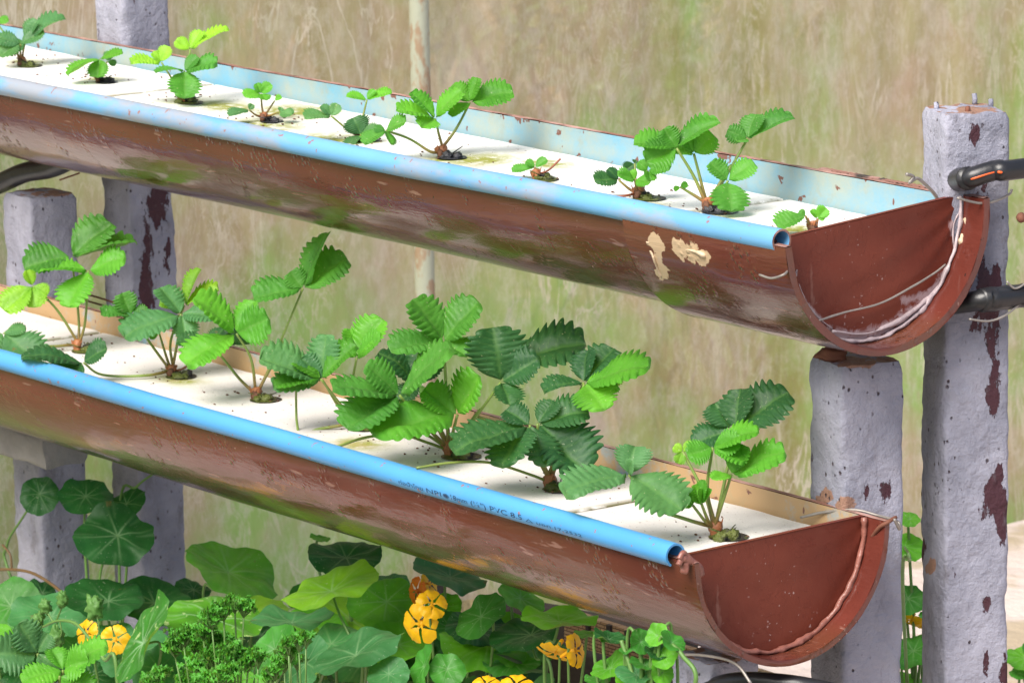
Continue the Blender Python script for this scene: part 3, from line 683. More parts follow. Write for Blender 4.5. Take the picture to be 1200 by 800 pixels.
for i in range(40):
    X = -.74+i*.032+rn.uniform(-.005, .005); h = rn.uniform(.012, .03)
    mb.add([(X, Yb-.0035, zt), (X+.006, Yb-.0035, zt), (X+.005, Yb-.0035, zt-h), (X+.001, Yb-.0035, zt-h)]+[(X, Yb+.001, zt), (X+.006, Yb+.001, zt), (X+.005, Yb+.001, zt-h), (X+.001, Yb+.001, zt-h)], [(0, 3, 2, 1), (0, 1, 5, 4), (2, 3, 7, 6), (1, 2, 6, 5), (0, 4, 7, 3)])
mb.build('dark_slats', M['wood'], bmr, smooth=False)
z2 = on(715, 773, 1, .31).z
bar('bed_plank', (-.85, .31, z2-.03), (-.05, .31, z2-.03), .02, .06, M['wood'], 'dark wooden plank edging the bed in front of the bamboo matting', 'plank', .002)
z3 = on(608, 720, 0, -1.0)
bar('bed_beam', (z3.x-.02, z3.y-.02, z3.z), (z3.x+.22, z3.y+.05, z3.z-.0), .03, .035, M['wood'], 'short dark beam end behind the nasturtium leaves right of the flowers', 'beam', .002)
P = on(511, 690, 0, -1.25); 
bar('garden_stake', (P.x, P.y, GZ-.1), (P.x+.001, P.y, P.z+.05), .014, .014, M['wood'], 'thin dark stake standing among the nasturtiums below the lower trough', 'stake', .001)

# ================================================================== PLANTS
DK, MD, LT, LM, BG = (.019, .082, .028), (.052, .205, .030), (.070, .265, .024), (.150, .350, .028), (.060, .180, .072)
TONE = {'d': DK, 'm': MD, 'l': LT, 'y': LM, 'b': BG}
LR = random.Random(11)
def leaflet(mb, B, T, wpx, sign=1, seed=0, fold=.38, curl=.16, teeth=7):
    """one toothed leaflet from its base point to its tip; wpx is the width it shows in the photograph"""
    ax = T-B; L = ax.length; a = ax/L
    n0 = (-V_-a*(-V_).dot(a)); 
    if n0.length < .15: n0 = Vector((0, 0, 1))-a*a.z
    n0.normalize(); s = a.cross(n0)
    true = .98*L; app = 1.07*wpx*depth(B)/F
    if app > true*.98: true = app/.98
    if app < true*.22: true = app/.22
    ph = math.acos(min(1, app/true))
    c1 = n0*math.cos(ph)+s*math.sin(ph); c2 = n0*math.cos(ph)-s*math.sin(ph)
    up = c1 if c1.z >= c2.z else c2; dn = c2 if c1.z >= c2.z else c1
    n = up if sign > 0 else dn
    if n.z < -.2 and sign > 0: n = -n
    sd = n.cross(a).normalized()
    nu, nh = 60, 8; rn = random.Random(seed)
    KV = .34
    k1, k2, k3 = rn.uniform(.55, .68), rn.uniform(-.08, .08), rn.uniform(-1, 1)
    vs = []; ve = []; tn = rn.uniform(0, 1)
    W = true/2
    for i in range(nu+1):
        t = i/nu
        base = (t**.62)*((1-t)**.42); base /= (.62/1.04)**.62*(.42/1.04)**.42
        vpe = (t-KV*(1-.4*t))*teeth+.5; g = vpe-math.floor(vpe); fr = math.sin(math.pi/2*(g/.66 if g < .66 else (1-g)/.34))
        tooth = 1+.27*(fr-.6)*min(1, max(0, t-.10)*6)
        wd = W*base*tooth
        for j in range(-nh, nh+1):
            x = j/nh
            lat = wd*x*(1+k2*(1 if x > 0 else -1))
            edge = abs(x)
            fwd = (fr-.4)*.045*L*edge**4*min(1, max(0, t-.08)*8)+edge**2*.05*L*(1-t)
            vph = (t-KV*edge*(1-.4*t))*teeth
            vf = vph-math.floor(vph+.5)
            vein = math.exp(-(vf/.075)**2)*(edge > .02)*(.9-.5*edge)
            mid = math.exp(-(x*base/.045)**2) if base > .05 else 1
            cor = -math.exp(-(vf/.22)**2)*.0075*L*min(1, edge*3)*(1-.25*edge)
            h = fold*abs(lat)*(1-.35*edge)+cor-curl*L*(t*t*.9)+.02*L*k3*math.sin(6*x+3*t)
            h += .050*L*nz(t*2.4+seed, x*1.4, seed*1.7)+.012*L*nz(t*9+seed, x*5, seed*1.7)
            h -= .10*W*edge**3*(1+k3)
            vs.append(B+a*(t*L+fwd)*(1-.04*curl)+sd*lat+n*h); ve.append(max(vein, mid))
    Wd = 2*nh+1
    fs = [(i*Wd+j, (i+1)*Wd+j, (i+1)*Wd+j+1, i*Wd+j+1) for i in range(nu) for j in range(Wd-1)]
    # shift so that the curled tip returns to its place
    d = T-vs[nu*Wd+nh]
    vs = [p+d*((i//Wd)/nu) for i, p in enumerate(vs)]
    mb.add(vs, fs, 0, vein=ve, tone=[tn]*len(vs))

def strawberry(row, bx, by, leaves, label, plug='m', s=1., runners=(), floor=None, extra=None):
    Z = foam_z(row, -.7) if row else floor
    base = on(bx, by, 2, Z)
    if row == 'u': base = on(bx, by, 2, foam_z('u', base.x))
    base = base+Vector((0, 0, .0004)); D0 = depth(base)
    root = empty('strawberry_plant', tuple(base), label, 'strawberry plant', 'young strawberry plants growing in the troughs' if row else None)
    def pt(x, y, off=0): return at(x, y, D0-off/100)
    rn = random.Random(int(bx*7+by))
    if row:
        mb = MB(); r_ = .0145*s
        # round hole in the panel filled by a dark sponge
        q = 20; ring = [(base.x+.012*s+r_*math.cos(6.283*k/q)*(1+.06*rn.random()), base.y+.003+r_*math.sin(6.283*k/q)*(1+.06*rn.random()), base.z+.0005) for k in range(q)]
        mb.add([(base.x+.012*s, base.y+.003, base.z+.0007)]+ring, [(0, k+1, (k+1) % q+1) for k in range(q)])
        for k in range(5):
            blob(mb, (base.x+.010*s+rn.gauss(0, .005)*s, base.y+.003+rn.gauss(0, .004)*s, base.z+.0005+.0012*rn.random()), .0055*s*rn.uniform(.7, 1.2), .005*s, .0042*s*rn.uniform(.6, 1.3), k+bx, .5, 2.2)
        for k in range(4):
            a_ = rn.uniform(0, 6.28); p0 = base+Vector((.010*s, .003, .002)); tube(mb, [p0, p0+Vector((math.cos(a_), math.sin(a_), .25+.3*rn.random()))*.010*s*rn.uniform(.8, 1.9)], [.0007, .0004], 5)
        mb.build('growing_plug', M['plugb'] if plug == 'b' else M['plug'], root)
    mb = MB(); 
    tube(mb, smooth_path([base+Vector((.002, 0, -.003)), base+Vector((.001, 0, .004*s)), base+Vector((-.001, 0, .010*s))], 5), [.0042*s, .0048*s, .0030*s], 9, rn=.6, red=.8)
    for k in range(7):
        a_ = rn.uniform(0, 6.28); p = base+Vector((math.cos(a_)*.003, math.sin(a_)*.003, .003))*s
        tube(mb, [p, p+Vector((math.cos(a_)*.003, math.sin(a_)*.003, rn.uniform(.004, .010)))*s], [.0016*s, .0003], 5, rn=.5)
    mb.build('crown', M['crown'], root)
    if rn.random() < .8:
        mb = MB(); p = base+Vector((.004, -.004, .003)); blob(mb, p, .004*s, .003*s, .005*s, bx, .7, 2.5, 8, 10); mb.build('dry_husk', M['husk'], root)
    for L in leaves:
        jx, jy, off, tone, tips = L[:5]; mids = L[5] if len(L) > 5 else None
        J = pt(jx, jy, off); mb = MB()
        for k, tp in enumerate(tips):
            tx, ty, toff, wpx = tp[:4]; sg = tp[4] if len(tp) > 4 else 1
            T = pt(tx, ty, off+toff); Bs = J if len(tp) < 7 else pt(tp[5], tp[6], off)
            Bb = Bs+(T-Bs)*.04
            leaflet(mb, Bb, T, wpx, sg, seed=int(tx*3+ty)+k, fold=rn.uniform(.30, .68), curl=rn.uniform(.06, .2), teeth=rn.choice((7, 8, 8)))
        o = mb.build('leaf', M['leaf'], root, loc=None)
        c = TONE[tone]; v = rn.uniform(.85, 1.18); o.color = (c[0]*v, c[1]*v, c[2]*v, 1)
        if mids is not False:
            st = MB(); ps = [base+Vector((rn.uniform(-.002, .002), rn.uniform(-.002, .002), .005*s))]
            if mids: ps += [pt(x, y, off*.5) for x, y in mids]
            else: 
                mdp = ps[0].lerp(J, .5)+Vector((rn.uniform(-.002, .002), 0, .004)); ps.append(mdp)
            ps.append(J); P = smooth_path(ps, 7); n = len(P)
            tube(st, P, [.00155*s*(1-.35*i/(n-1)) for i in range(n)], 8, cap=True)
            st.at['red'] = [max(0, 1-(Vector(q)-base).length/(.022+.02*rn.random())) for q in st.v]
            # parent the stalk to its leaf
            st.build('stalk', M['stalk'], o)
    for R in runners:
        st = MB(); P = smooth_path([base+Vector((0, 0, .004))]+[pt(x, y, o_) for x, y, o_ in R[1]], 8); tube(st, P, .0011*s, 7)
        st.at['red'] = [R[0]]*len(st.v); st.build('runner', M['stalk'], root)
    return root

# ---- lower trough (left to right)
strawberry('l', 91, 410, [
    (103.7, 317, 1, 'l', [(146, 302, 1, 30), (81, 359, 2, 36), (47, 317, 0, 15)], [(100, 375)]),
    (84, 302, -1, 'm', [(131, 262, -1, 40), (29, 314, 1, 34), (160, 283, -1, 18)], [(92, 370)]),
    (38, 335, 2, 'y', [(40, 360, 1, 26), (6, 364, 1, 32), (31, 317, 0, 13), (56, 345, 0, 16)], [(66, 362)]),
    (4, 390, 3, 'b', [(43, 424, 2, 46), (-28, 410, 2, 40), (30, 384, 0, 14)], [(50, 405)]),
], 'leafy strawberry plant at the left end of the lower trough')
strawberry('l', 201, 440, [
    (154, 370, 1, 'm', [(143, 343, 0, 26), (118, 369, 1, 12), (174, 364, 0, 15)], [(176, 402)]),
    (212, 368, 2, 'b', [(146, 395, 2, 34), (251, 371, 1, 22), (219, 398, 1, 28), (187, 337, -1, 24)], [(208, 400)]),
    (216, 358, 0, 'y', [(256, 339, 1, 16), (236, 316, 0, 15), (187, 355, 0, 16)], [(200, 400)]),
    (186, 388, 0, 'm', [(180, 372, 0, 12), (174, 394, 0, 12)], [(194, 415)]),
    (98, 425, 3, 'd', [(64, 452, 2, 36), (26, 418, 1, 17), (126, 408, 1, 22)], [(170, 440), (120, 439)]),
], 'strawberry plant with grey-green leaves, second from the left in the lower trough',
    runners=[(.9, [(214, 432, 0), (227, 422, 0)])])
strawberry('l', 300, 467, [
    (277, 391, 2, 'l', [(314, 374, 2, 42), (226, 350, 1, 26), (218, 426, 2, 34), (298, 352, -1, 22)], [(294, 420)]),
    (355, 338, 0, 'm', [(382, 272, -1, 24), (297, 349, 1, 28), (407, 304, 0, 40), (340, 318, 0, 26)], [(332, 400), (312, 440)]),
    (246, 405, -1, 'd', [(294, 402, 0, 20), (207, 400, 0, 18), (262, 385, -1, 18)], [(280, 443), (258, 416)]),
], 'strawberry plant on the lower trough whose tall stalk reaches up to the upper trough',
    runners=[(.8, [(315, 467, 0), (350, 468, 0), (380, 472, 0)])])
strawberry('l', 414, 500, [
    (378, 445, 2, 'b', [(304, 421, 1, 36), (382, 392, 0, 36), (353, 420, 0, 28), (320, 456, 1, 26)], [(398, 478)]),
    (376, 444, 3, 'l', [(323, 454, 1, 20), (418, 405, 1, 24), (346, 424, -1, 14)], [(396, 470)]),
    (418, 419, 0, 'l', [(448, 374, 0, 36), (446, 398, 2, 18), (394, 404, 0, 18), (410, 385, -1, 24)], [(412, 455)]),
    (347, 453, 2, 'm', [(322, 448, 1, 12), (360, 446, 0, 10)], [(400, 498), (372, 503), (353, 510), (348, 495), (347, 472)]),
], 'strawberry plant with a runner curling onto the panel, fourth from left in the lower trough', s=1.05)
strawberry('l', 526, 533, [
    (520, 401, 0, 'm', [(484, 350, 0, 36), (459, 411, 2, 30), (560, 354, 1, 38), (546, 417, 2, 24)], [(523, 460)]),
    (468, 463, 4, 'm', [(408, 503, 3, 42), (390, 454, 2, 22), (527, 408, 2, 28), (430, 428, 1, 30)], [(496, 496)]),
    (536, 486, 4, 'l', [(437, 507, 3, 42), (562, 440, 2, 36), (497, 456, 0, 32)], [(530, 510)]),
    (490, 448, -2, 'd', [(443, 414, 0, 24), (490, 408, -1, 28), (516, 424, 0, 20), (470, 470, 1, 24)], [(510, 490)]),
    (587, 448, 2, 'd', [(578, 384, 0, 66), (630, 420, 1, 38), (598, 475, 2, 30)], [(563, 480), (542, 510)]),
    (600, 424, 0, 'd', [(687, 404, 1, 48)], False),
    (494, 470, -1, 'l', [(478, 500, 1, 26), (500, 455, 1, 18)], [(512, 500)]),
], 'largest strawberry plant, in the middle of the lower trough, with pale and very dark leaves', s=1.2,
    runners=[(.1, [(500, 518, 1), (470, 509, 2), (430, 512, 3), (392, 524, 4)]), (.1, [(505, 512, 0), (480, 500, 1), (455, 498, 1), (430, 500, 1)]), (.1, [(560, 515, 1), (590, 500, 0), (560, 488, 1)])])
strawberry('l', 644, 571, [
    (621, 498, 3, 'd', [(588, 545, 3, 40), (640, 545, 2, 40), (534, 528, 2, 30), (592, 480, -1, 26)], [(627, 530)]),
    (630, 496, 2, 'd', [(684, 552, 2, 62), (690, 484, 0, 34), (650, 470, -1, 24)], [(632, 530)]),
    (685, 450, 1, 'l', [(760, 430, 2, 28), (707, 479, 3, 44), (724, 452, -1, 22)], [(672, 490), (650, 540)]),
    (684, 448, -1, 'd', [(637, 457, 1, 14), (720, 408, -1, 32), (690, 410, -1, 24)], [(664, 500)]),
    (716, 430, -1, 'y', [(722, 450, 1, 14)], False),
], 'strawberry plant with broad dark leaves, second from the right in the lower trough', s=1.1,
    runners=[(.1, [(622, 556, 1), (575, 542, 2), (530, 542, 3), (488, 548, 4)])])
strawberry('l', 838, 627, [
    (737, 556, 3, 'b', [(663, 575, 2, 30), (744, 523, -1, 40), (799, 597, 2, 52), (741, 540, 1, 10)], [(804, 608), (763, 592)]),
    (862, 504, -1, 'd', [(924, 460, 0, 48), (868, 455, -1, 34)], [(850, 560)]),
    (856, 502, -2, 'd', [(838, 472, -1, 38), (813, 521, 0, 28)], False),
    (835, 524, 2, 'l', [(806, 533, 1, 28), (888, 506, 1, 20), (868, 520, 1, 28), (874, 540, 1, 22)], [(829, 575)]),
    (857, 556, 2, 'l', [(920, 529, 1, 28), (835, 561, 1, 12), (870, 520, 0, 26)], [(846, 590)]),
    (800, 529, -1, 'y', [(795, 543, 0, 14), (812, 519, 0, 12), (790, 522, 0, 12)], [(826, 580)]),
    (822, 590, 2, 'l', [(812, 568, 0, 12), (824, 562, 0, 12), (832, 572, 0, 9), (808, 580, 0, 9), (818, 575, 1, 8)], [(830, 610)]),
    (812, 592, 2, 'l', [(800, 582, 0, 9), (808, 574, 0, 9), (802, 592, 0, 8)], [(828, 612)]),
], 'strawberry plant with flower buds next to the end cap of the lower trough', s=1.1)

# ---- upper trough (left to right)
strawberry('u', 26, 77, [
    (30, 48, 0, 'b', [(76, 22, 0, 16), (44, 24, 0, 17), (3, 62, 1, 24)], [(27, 62)]),
    (24, 52, 1, 'b', [(52, 38, 0, 20), (-4, 44, 0, 18), (0, 66, 1, 20)], [(24, 62)]),
    (-4, 26, 0, 'l', [(10, 22, 0, 10), (-20, 18, 0, 12)], [(12, 50)]),
], 'strawberry plant at the left edge of the upper trough with flat blue-green leaves', s=.85)
strawberry('u', 116, 96, [
    (117, 69, 1, 'l', [(80, 88, 1, 12), (114, 91, 1, 24), (144, 61, 0, 11)], [(117, 82)]),
    (126, 72, 0, 'b', [(128, 60, 0, 12), (136, 76, 0, 8)], [(119, 84)]),
], 'small strawberry plant with drooping bright leaf, second from left in the upper trough', 'b', s=.75)
strawberry('u', 213, 120, [
    (223, 58, 0, 'y', [(267, 33, 0, 15), (206, 47, 0, 15), (236, 36, 0, 15)], [(219, 90)]),
    (189, 73, 1, 'y', [(153, 72, 1, 12), (196, 54, 0, 16), (178, 62, 0, 10)], [(205, 98)]),
    (216, 83, 2, 'm', [(217, 114, 2, 36), (254, 74, 1, 18), (182, 85, 1, 8), (232, 67, 0, 14)], [(213, 102)]),
], 'strawberry plant with lime leaves above a round dark one, third in the upper trough', s=.85)
strawberry('u', 309, 142, [
    (306, 110, 0, 'l', [(286, 112, 1, 13), (318, 99, 0, 13), (300, 98, 0, 10), (312, 118, 1, 12)], [(307, 126)]),
    (292, 129, 1, 'b', [(269, 135, 1, 10), (296, 122, 0, 8)], [(300, 135)]),
    (328, 131, 1, 'b', [(342, 134, 1, 13), (330, 126, 0, 7)], [(318, 135)]),
    (322, 118, 0, 'l', [(330, 113, 0, 7)], [(314, 130)]),
], 'little strawberry tuft on algal stains, fourth from the left in the upper trough', 'b', s=.75)
strawberry('u', 420, 164, [
    (388, 136, 1, 'b', [(357, 136, 1, 12), (396, 122, 0, 14), (376, 124, 0, 10)], [(405, 150)]),
    (430, 117, 0, 'l', [(406, 112, 0, 9), (459, 108, 0, 10), (440, 106, 0, 8)], [(424, 142)]),
    (423, 158, 1, 'b', [(414, 138, 0, 30), (442, 152, 1, 12), (407, 172, 1, 12)], [(421, 162)]),
], 'spreading strawberry plant on algal stains, fifth from the left in the upper trough', 'b', s=.8)
strawberry('u', 517, 184, [
    (510, 139, 1, 'l', [(464, 130, 1, 18), (480, 109, 0, 16), (494, 150, 2, 26), (541, 106, 0, 20)], [(515, 160)]),
    (551, 120, 0, 'l', [(601, 108, 0, 30), (560, 91, 0, 16), (530, 137, 1, 16), (530, 100, 0, 20)], [(534, 152)]),
    (452, 153, 2, 'm', [(476, 142, 1, 16), (427, 168, 1, 15), (458, 169, 1, 9), (438, 150, 0, 10)], [(505, 178), (480, 163)]),
], 'tallest strawberry plant in the middle of the upper trough, with fan-like leaves', s=.95, plug='b')
strawberry('u', 628, 210, [
    (627, 196, 0, 'm', [(600, 201, 0, 10), (641, 187, 0, 10), (616, 189, 0, 8), (630, 204, 0, 7)], [(627, 203)]),
], 'tiniest strawberry seedling, beside a bare twig in the upper trough', s=.8, runners=[(1., [(642, 200, 0), (657, 186, 0)])])
strawberry('u', 748, 232, [
    (744, 211, 1, 'l', [(725, 205, 1, 14), (762, 213, 1, 16), (738, 200, 0, 12)], [(746, 222)]),
    (759, 200, 1, 'l', [(786, 193, 1, 17), (748, 190, 0, 14), (762, 212, 1, 14)], [(752, 216)]),
    (725, 211, 0, 'd', [(697, 211, 1, 18), (712, 198, 0, 12)], [(738, 222)]),
    (744, 192, -1, 'd', [(732, 200, 0, 14), (746, 188, 0, 8)], [(745, 212)]),
], 'strawberry plant with a withered brown stump and one browned leaf in the upper trough', s=.95, runners=[(1., [(735, 229, 1), (720, 231, 1)])])
strawberry('u', 829, 247, [
    (793, 174, 1, 'l', [(757, 190, 1, 36), (743, 168, 0, 22), (778, 151, 0, 26), (843, 143, 0, 22)], [(812, 205)]),
    (813, 180, 0, 'l', [(836, 158, 0, 30), (800, 156, 0, 20), (788, 178, 0, 12)], [(822, 215)]),
    (876, 163, -1, 'm', [(930, 138, 0, 18), (852, 153, 0, 22), (886, 134, -1, 24), (864, 165, 1, 10)], [(857, 194), (840, 225)]),
    (853, 212, 2, 'm', [(858, 247, 2, 42), (832, 190, 0, 22), (884, 191, 0, 24)], [(842, 232)]),
    (797, 219, 0, 'l', [(790, 223, 0, 6), (806, 216, 0, 8)], [(812, 228)]),
], 'strawberry plant with light cupped leaves, second from the right in the upper trough', s=1.05, plug='b')
strawberry('u', 952, 273, [
    (944, 253, 1, 'm', [(912, 268, 1, 20), (936, 248, 0, 10)], [(949, 264)]),
    (958, 256, 0, 'l', [(969, 244, 0, 16), (950, 246, 0, 8), (966, 254, 0, 8)], [(955, 266)]),
], 'tiny strawberry plant right beside the end cap of the upper trough', 'b', s=.9)

# strawberry-like plant at the lower left corner, rooted in the ground
strawberry(None, 60, 870, [
    (44, 765, 3, 'b', [(-6, 766, 2, 46), (22, 730, 1, 34), (56, 742, 0, 30), (68, 786, 1, 20)], [(50, 815)]),
    (74, 785, 5, 'l', [(124, 757, 1, 26), (26, 798, 1, 26), (104, 774, 2, 34), (60, 760, -1, 20)], [(66, 825)]),
    (70, 792, 6, 'l', [(108, 812, 1, 30)], [(66, 830)]),
], 'strawberry plant rooted in the bed at the bottom left corner of the picture', floor=.39, s=1.1)

# ---- nasturtiums
NTONE = {'d': (.014, .090, .018), 'm': (.045, .21, .025), 'l': (.10, .34, .02), 'y': (.18, .40, .02), 'b': (.050, .19, .065)}
def nleaf(root, base, cx, cy, a, b, ang, tone, Y, stalk=None, mat='nleaf', under=False, fold=0., X=None):
    """round leaf whose outline shows as an ellipse (a, b, ang) where it grows"""
    C0 = on(cx, cy, 0, X) if X is not None else on(cx, cy, 1, Y)
    sc = depth(C0)/F; rr = a*sc; th = math.radians(ang)
    mj = R_*math.cos(th)-U_*math.sin(th); mi_ = R_*math.sin(th)+U_*math.cos(th)
    if mi_.z < 0: mi_ = -mi_
    k = max(.16, min(.97, b/a)); n = (-V_)*k+mi_*math.sqrt(1-k*k)*(-1 if under else 1)
    if n.z < 0: n = -n
    t2 = n.cross(mj).normalized(); mb = MB(); nr, na = 12, 72; rn = random.Random(int(cx*5+cy)); s0 = rn.uniform(0, 50)
    nv = rn.choice((8, 9, 9)); ph = rn.uniform(0, 6.28); off = Vector((rn.uniform(-.1, .1), .16, 0))
    vs = []; ve = []
    for i in range(nr+1):
        q = (i/nr)
        for j in range(na):
            p = 6.28318*j/na
            rad = 1+.018*math.sin(nv*p+ph)+.012*math.sin(nv*2.3*p)+.09*nz(math.cos(p)*1.4, math.sin(p)*1.4, s0)
            x = math.cos(p)*rad*q+off.x*(1-q); y = math.sin(p)*rad*q+off.y*(1-q)
            z = .13*(1-q)**2*-1+.03*math.cos(nv*p+ph)*q*q+.32*nz(x*1.2, y*1.2, s0)*q*q+fold*abs(x if fold else 0)*1.
            z += .035*nz(x*4, y*4, s0)
            vs.append(C0+(mj*x+t2*y+n*z)*rr)
            w_ = (p*nv+ph)/6.28318; f_ = abs(w_-round(w_))*6.28318/nv*q
            br = .0
            f2 = abs((w_*2+.5)-round(w_*2+.5))*6.28318/(2*nv)*q
            ve.append(max(math.exp(-(f_/.021)**2)*(1-.8*q)*(1 if q > .02 else 0), (math.exp(-(f2/.02)**2)*.25 if q > .5 else 0), math.exp(-(q/.07)**2)))
    fs = [(i*na+j, (i+1)*na+j, (i+1)*na+(j+1) % na, i*na+(j+1) % na) for i in range(nr) for j in range(na)]
    mb.add(vs, fs, 0, vein=ve)
    o = mb.build('leaf', M[mat], root); c = NTONE[tone]; v = rn.uniform(.85, 1.15); o.color = (c[0]*v, c[1]*v, c[2]*v, 1)
    J = C0+(mj*off.x+t2*off.y-n*.14)*rr
    st = MB(); mid = J.lerp(base, .45)+Vector((rn.uniform(-.02, .02), 0, rn.uniform(.0, .03)))
    P = [J]+([on(x, y, 1, Y) for x, y in stalk] if stalk else [J-n*.02])+[mid if not stalk else base.lerp(J, .3), base]
    tube(st, smooth_path(P, 8), [.0011, .0019], 8); st.at['red'] = [0.]*len(st.v); st.build('stalk', M['nstalk'], o)
    return o
def nflower(root, base, cx, cy, size, Y, ang, mat='yellow', view=.7, spur=True, X=None):
    C0 = on(cx, cy, 0, X) if X is not None else on(cx, cy, 1, Y)
    sc = depth(C0)/F; r = size*sc; th = math.radians(ang); rn = random.Random(int(cx+cy*3))
    d2 = R_*math.cos(th)+U_*math.sin(th); n = (-V_*view+d2*math.sqrt(1-view*view)).normalized()
    e1 = n.orthogonal().normalized(); e2 = n.cross(e1)
    mb = MB(); tube(mb, smooth_path([C0+n*r*.05, C0-n*r*.4, C0-n*r*1.1+Vector((0, 0, -.3*r))], 6), [r*.2, r*.12, r*.03], 10); 
    mb.at['vein'] = [.1]*len(mb.v); f = mb.build('flower', M[mat], root)
    for k in range(5):
        a_ = 6.283*k/5+rn.uniform(-.12, .12)+.3; u = e1*math.cos(a_)+e2*math.sin(a_); v_ = n.cross(u); s0 = rn.uniform(0, 40); pm = MB()
        def pf(s, t):
            w_ = (.07+.50*min(1, max(0, (s-.25)/.5))**.8)*(1-max(0, s-.72)**2*7); x = (t*2-1)*w_
            z = .22*math.sin(s*2.2)-.20*s*s+.10*nz(x*2+s0, s*2, s0)+.03*math.sin(x*12+s0)*s*s-.25*x*x
            ed = 1+.06*nz(x*9, s0, 3)
            ve = (.45*math.exp(-((x/ max(w_, .05))*3 % 1-.5)**2*30) if s < .5 and s > .18 else 0)*(1 if k in (0, 4) else .6)
            return (C0+(u*(s*1.12*ed)+v_*x+n*(z))*r, ve)
        grid(pm, pf, 16, 14, 0, False, ['vein']); pm.build('petal', M[mat], f)
    st = MB(); tube(st, smooth_path([C0-n*r*.35, C0-n*r*.5+Vector((0, 0, -r)), C0.lerp(base, .5)+Vector((rn.uniform(-.01, .01), 0, .01)), base], 8), [.001, .0015], 7)
    st.at['red'] = [0.]*len(st.v); st.build('stalk', M['nstalk'], f)
    return f
def nplant(gx, Y, label, leaves, flowers=(), X=None):
    g = on(gx, 700, 0, X) if X is not None else on(gx, 700, 1, Y); base = Vector((g.x, g.y, GZ))
    r = empty('nasturtium_plant', tuple(base), label, 'nasturtium', 'nasturtium plants below the lower trough')
    for L in leaves: 
        kw = L[8] if len(L) > 8 else {}
        if X is not None: kw = dict(kw, X=X+L[6])
        nleaf(r, base, *L[:6], L[6], L[7] if len(L) > 7 else None, **kw)
    for q in flowers: nflower(r, base, *q, **({'X': X} if X is not None else {}))
    return r
# (cx, cy, a, b, angle, tone, Y, stalk)
nplant(112, .05, 'nasturtium climbing before the two left-hand posts, with one very large round leaf', [
    (46, 581, 24, 22, 0, 'd', .06, [(24, 610), (8, 640), (14, 680)]), (101, 581, 33, 18, 3, 'd', .05, [(99, 610), (100, 650)]),
    (133, 628, 47, 34, 8, 'd', .03, [(119, 665), (118, 720)]), (148, 590, 26, 16, -30, 'd', .08, [(150, 640)]),
    (190, 548, 9, 4, 45, 'l', .08, [(160, 570), (140, 600)])])
nplant(150, .0, 'nasturtium with a pair of yellow flowers, low before the tall left-hand post', [
    (122, 702, 48, 20, 2, 'd', .0), (182, 706, 46, 24, 18, 'd', .06), (165, 748, 58, 18, -58, 'm', -.09, None, {'mat': 'vleaf'}), (160, 765, 44, 26, -20, 'b', -.04),
    (130, 752, 40, 20, 5, 'b', -.02), (185, 785, 34, 26, -30, 'b', -.06), (110, 790, 40, 20, 0, 'd', -.02)],
    [(102, 741, 15, -.05, 160, 'yellow', .75), (135, 749, 16, -.06, 100, 'yellow', .97)])
nplant(20, .0, 'nasturtium at the left edge of the picture with large pale-veined leaves', [
    (14, 712, 38, 30, -20, 'm', -.01), (55, 722, 46, 26, 5, 'b', -.03), (-5, 745, 22, 12, 0, 'l', -.04), (48, 694, 20, 12, 30, 'd', .05), (70, 745, 30, 22, 0, 'b', -.02), (30, 780, 40, 22, 0, 'd', .0)])
nplant(240, .1, 'nasturtium with one long tilted leaf seen from below, right of the left-hand posts', [
    (272, 669, 62, 24, 27, 'l', .12, [(252, 690), (238, 706)], {'under': False}), (290, 722, 52, 18, -12, 'y', .06), (305, 742, 40, 14, 8, 'd', .12), (250, 722, 60, 22, 8, 'l', -.0, None, {'mat': 'vleaf'}),
    (226, 690, 22, 12, 10, 'd', .14), (322, 762, 34, 24, -50, 'm', -.05), (283, 785, 34, 28, 10, 'l', -.03), (340, 725, 50, 8, -2, 'b', .0), (220, 770, 46, 24, -15, 'l', -.03), (356, 780, 40, 20, -60, 'b', -.06)])
nplant(400, .1, 'nasturtium under the middle of the lower trough, its dark round leaf just below the trough', [
    (405, 652, 43, 19, -1, 'd', .10), (388, 689, 58, 17, -17, 'y', .0, [(398, 720), (412, 750), (425, 785)]), (450, 706, 42, 28, -8, 'l', .10), (404, 722, 56, 28, 10, 'y', .1),
    (370, 738, 42, 24, 5, 'l', .06), (419, 762, 58, 18, -27, 'b', -.06), (386, 752, 50, 16, -12, 'b', -.02), (425, 775, 46, 24, 0, 'b', .05), (375, 630, 12, 4, 10, 'l', .12), (465, 755, 40, 22, 0, 'l', .06), (455, 790, 26, 16, -10, 'b', -.06), (355, 700, 20, 14, 0, 'm', .2)],
    [(446, 800, 14, -.06, 150, 'yellow', .6)])
nplant(530, .1, 'nasturtium whose large yellow flower stands below the middle of the lower trough', [
    (527, 673, 44, 13, 15, 'b', .12), (563, 722, 34, 17, -38, 'm', .04), (573, 755, 56, 28, 2, 'l', .08), (484, 732, 40, 9, -6, 'b', .12), (528, 735, 30, 18, 10, 'm', .1), (500, 770, 36, 22, 0, 'd', .08), (525, 785, 22, 18, 0, 'm', -.02), (496, 780, 26, 9, -70, 'm', -.03),
    (600, 775, 34, 16, 0, 'm', .08), (455, 683, 26, 8, 0, 'b', .2), (520, 712, 22, 16, -20, 'l', .12), (560, 735, 40, 14, 10, 'd', .08), (590, 748, 42, 26, 10, 'l', .12)],
    [(506, 708, 17, .0, 60, 'yellow', .85), (493, 731, 22, .0, 200, 'yellow', .8), (489, 692, 15, .12, 180, 'orangep', .6), (503, 684, 13, .13, 20, 'yellow', .6), (570, 802, 15, -.03, 90, 'yellow', .6), (605, 803, 18, -.03, 90, 'yellow', .6), (500, 756, 10, .14, 100, 'orangep', .6)])
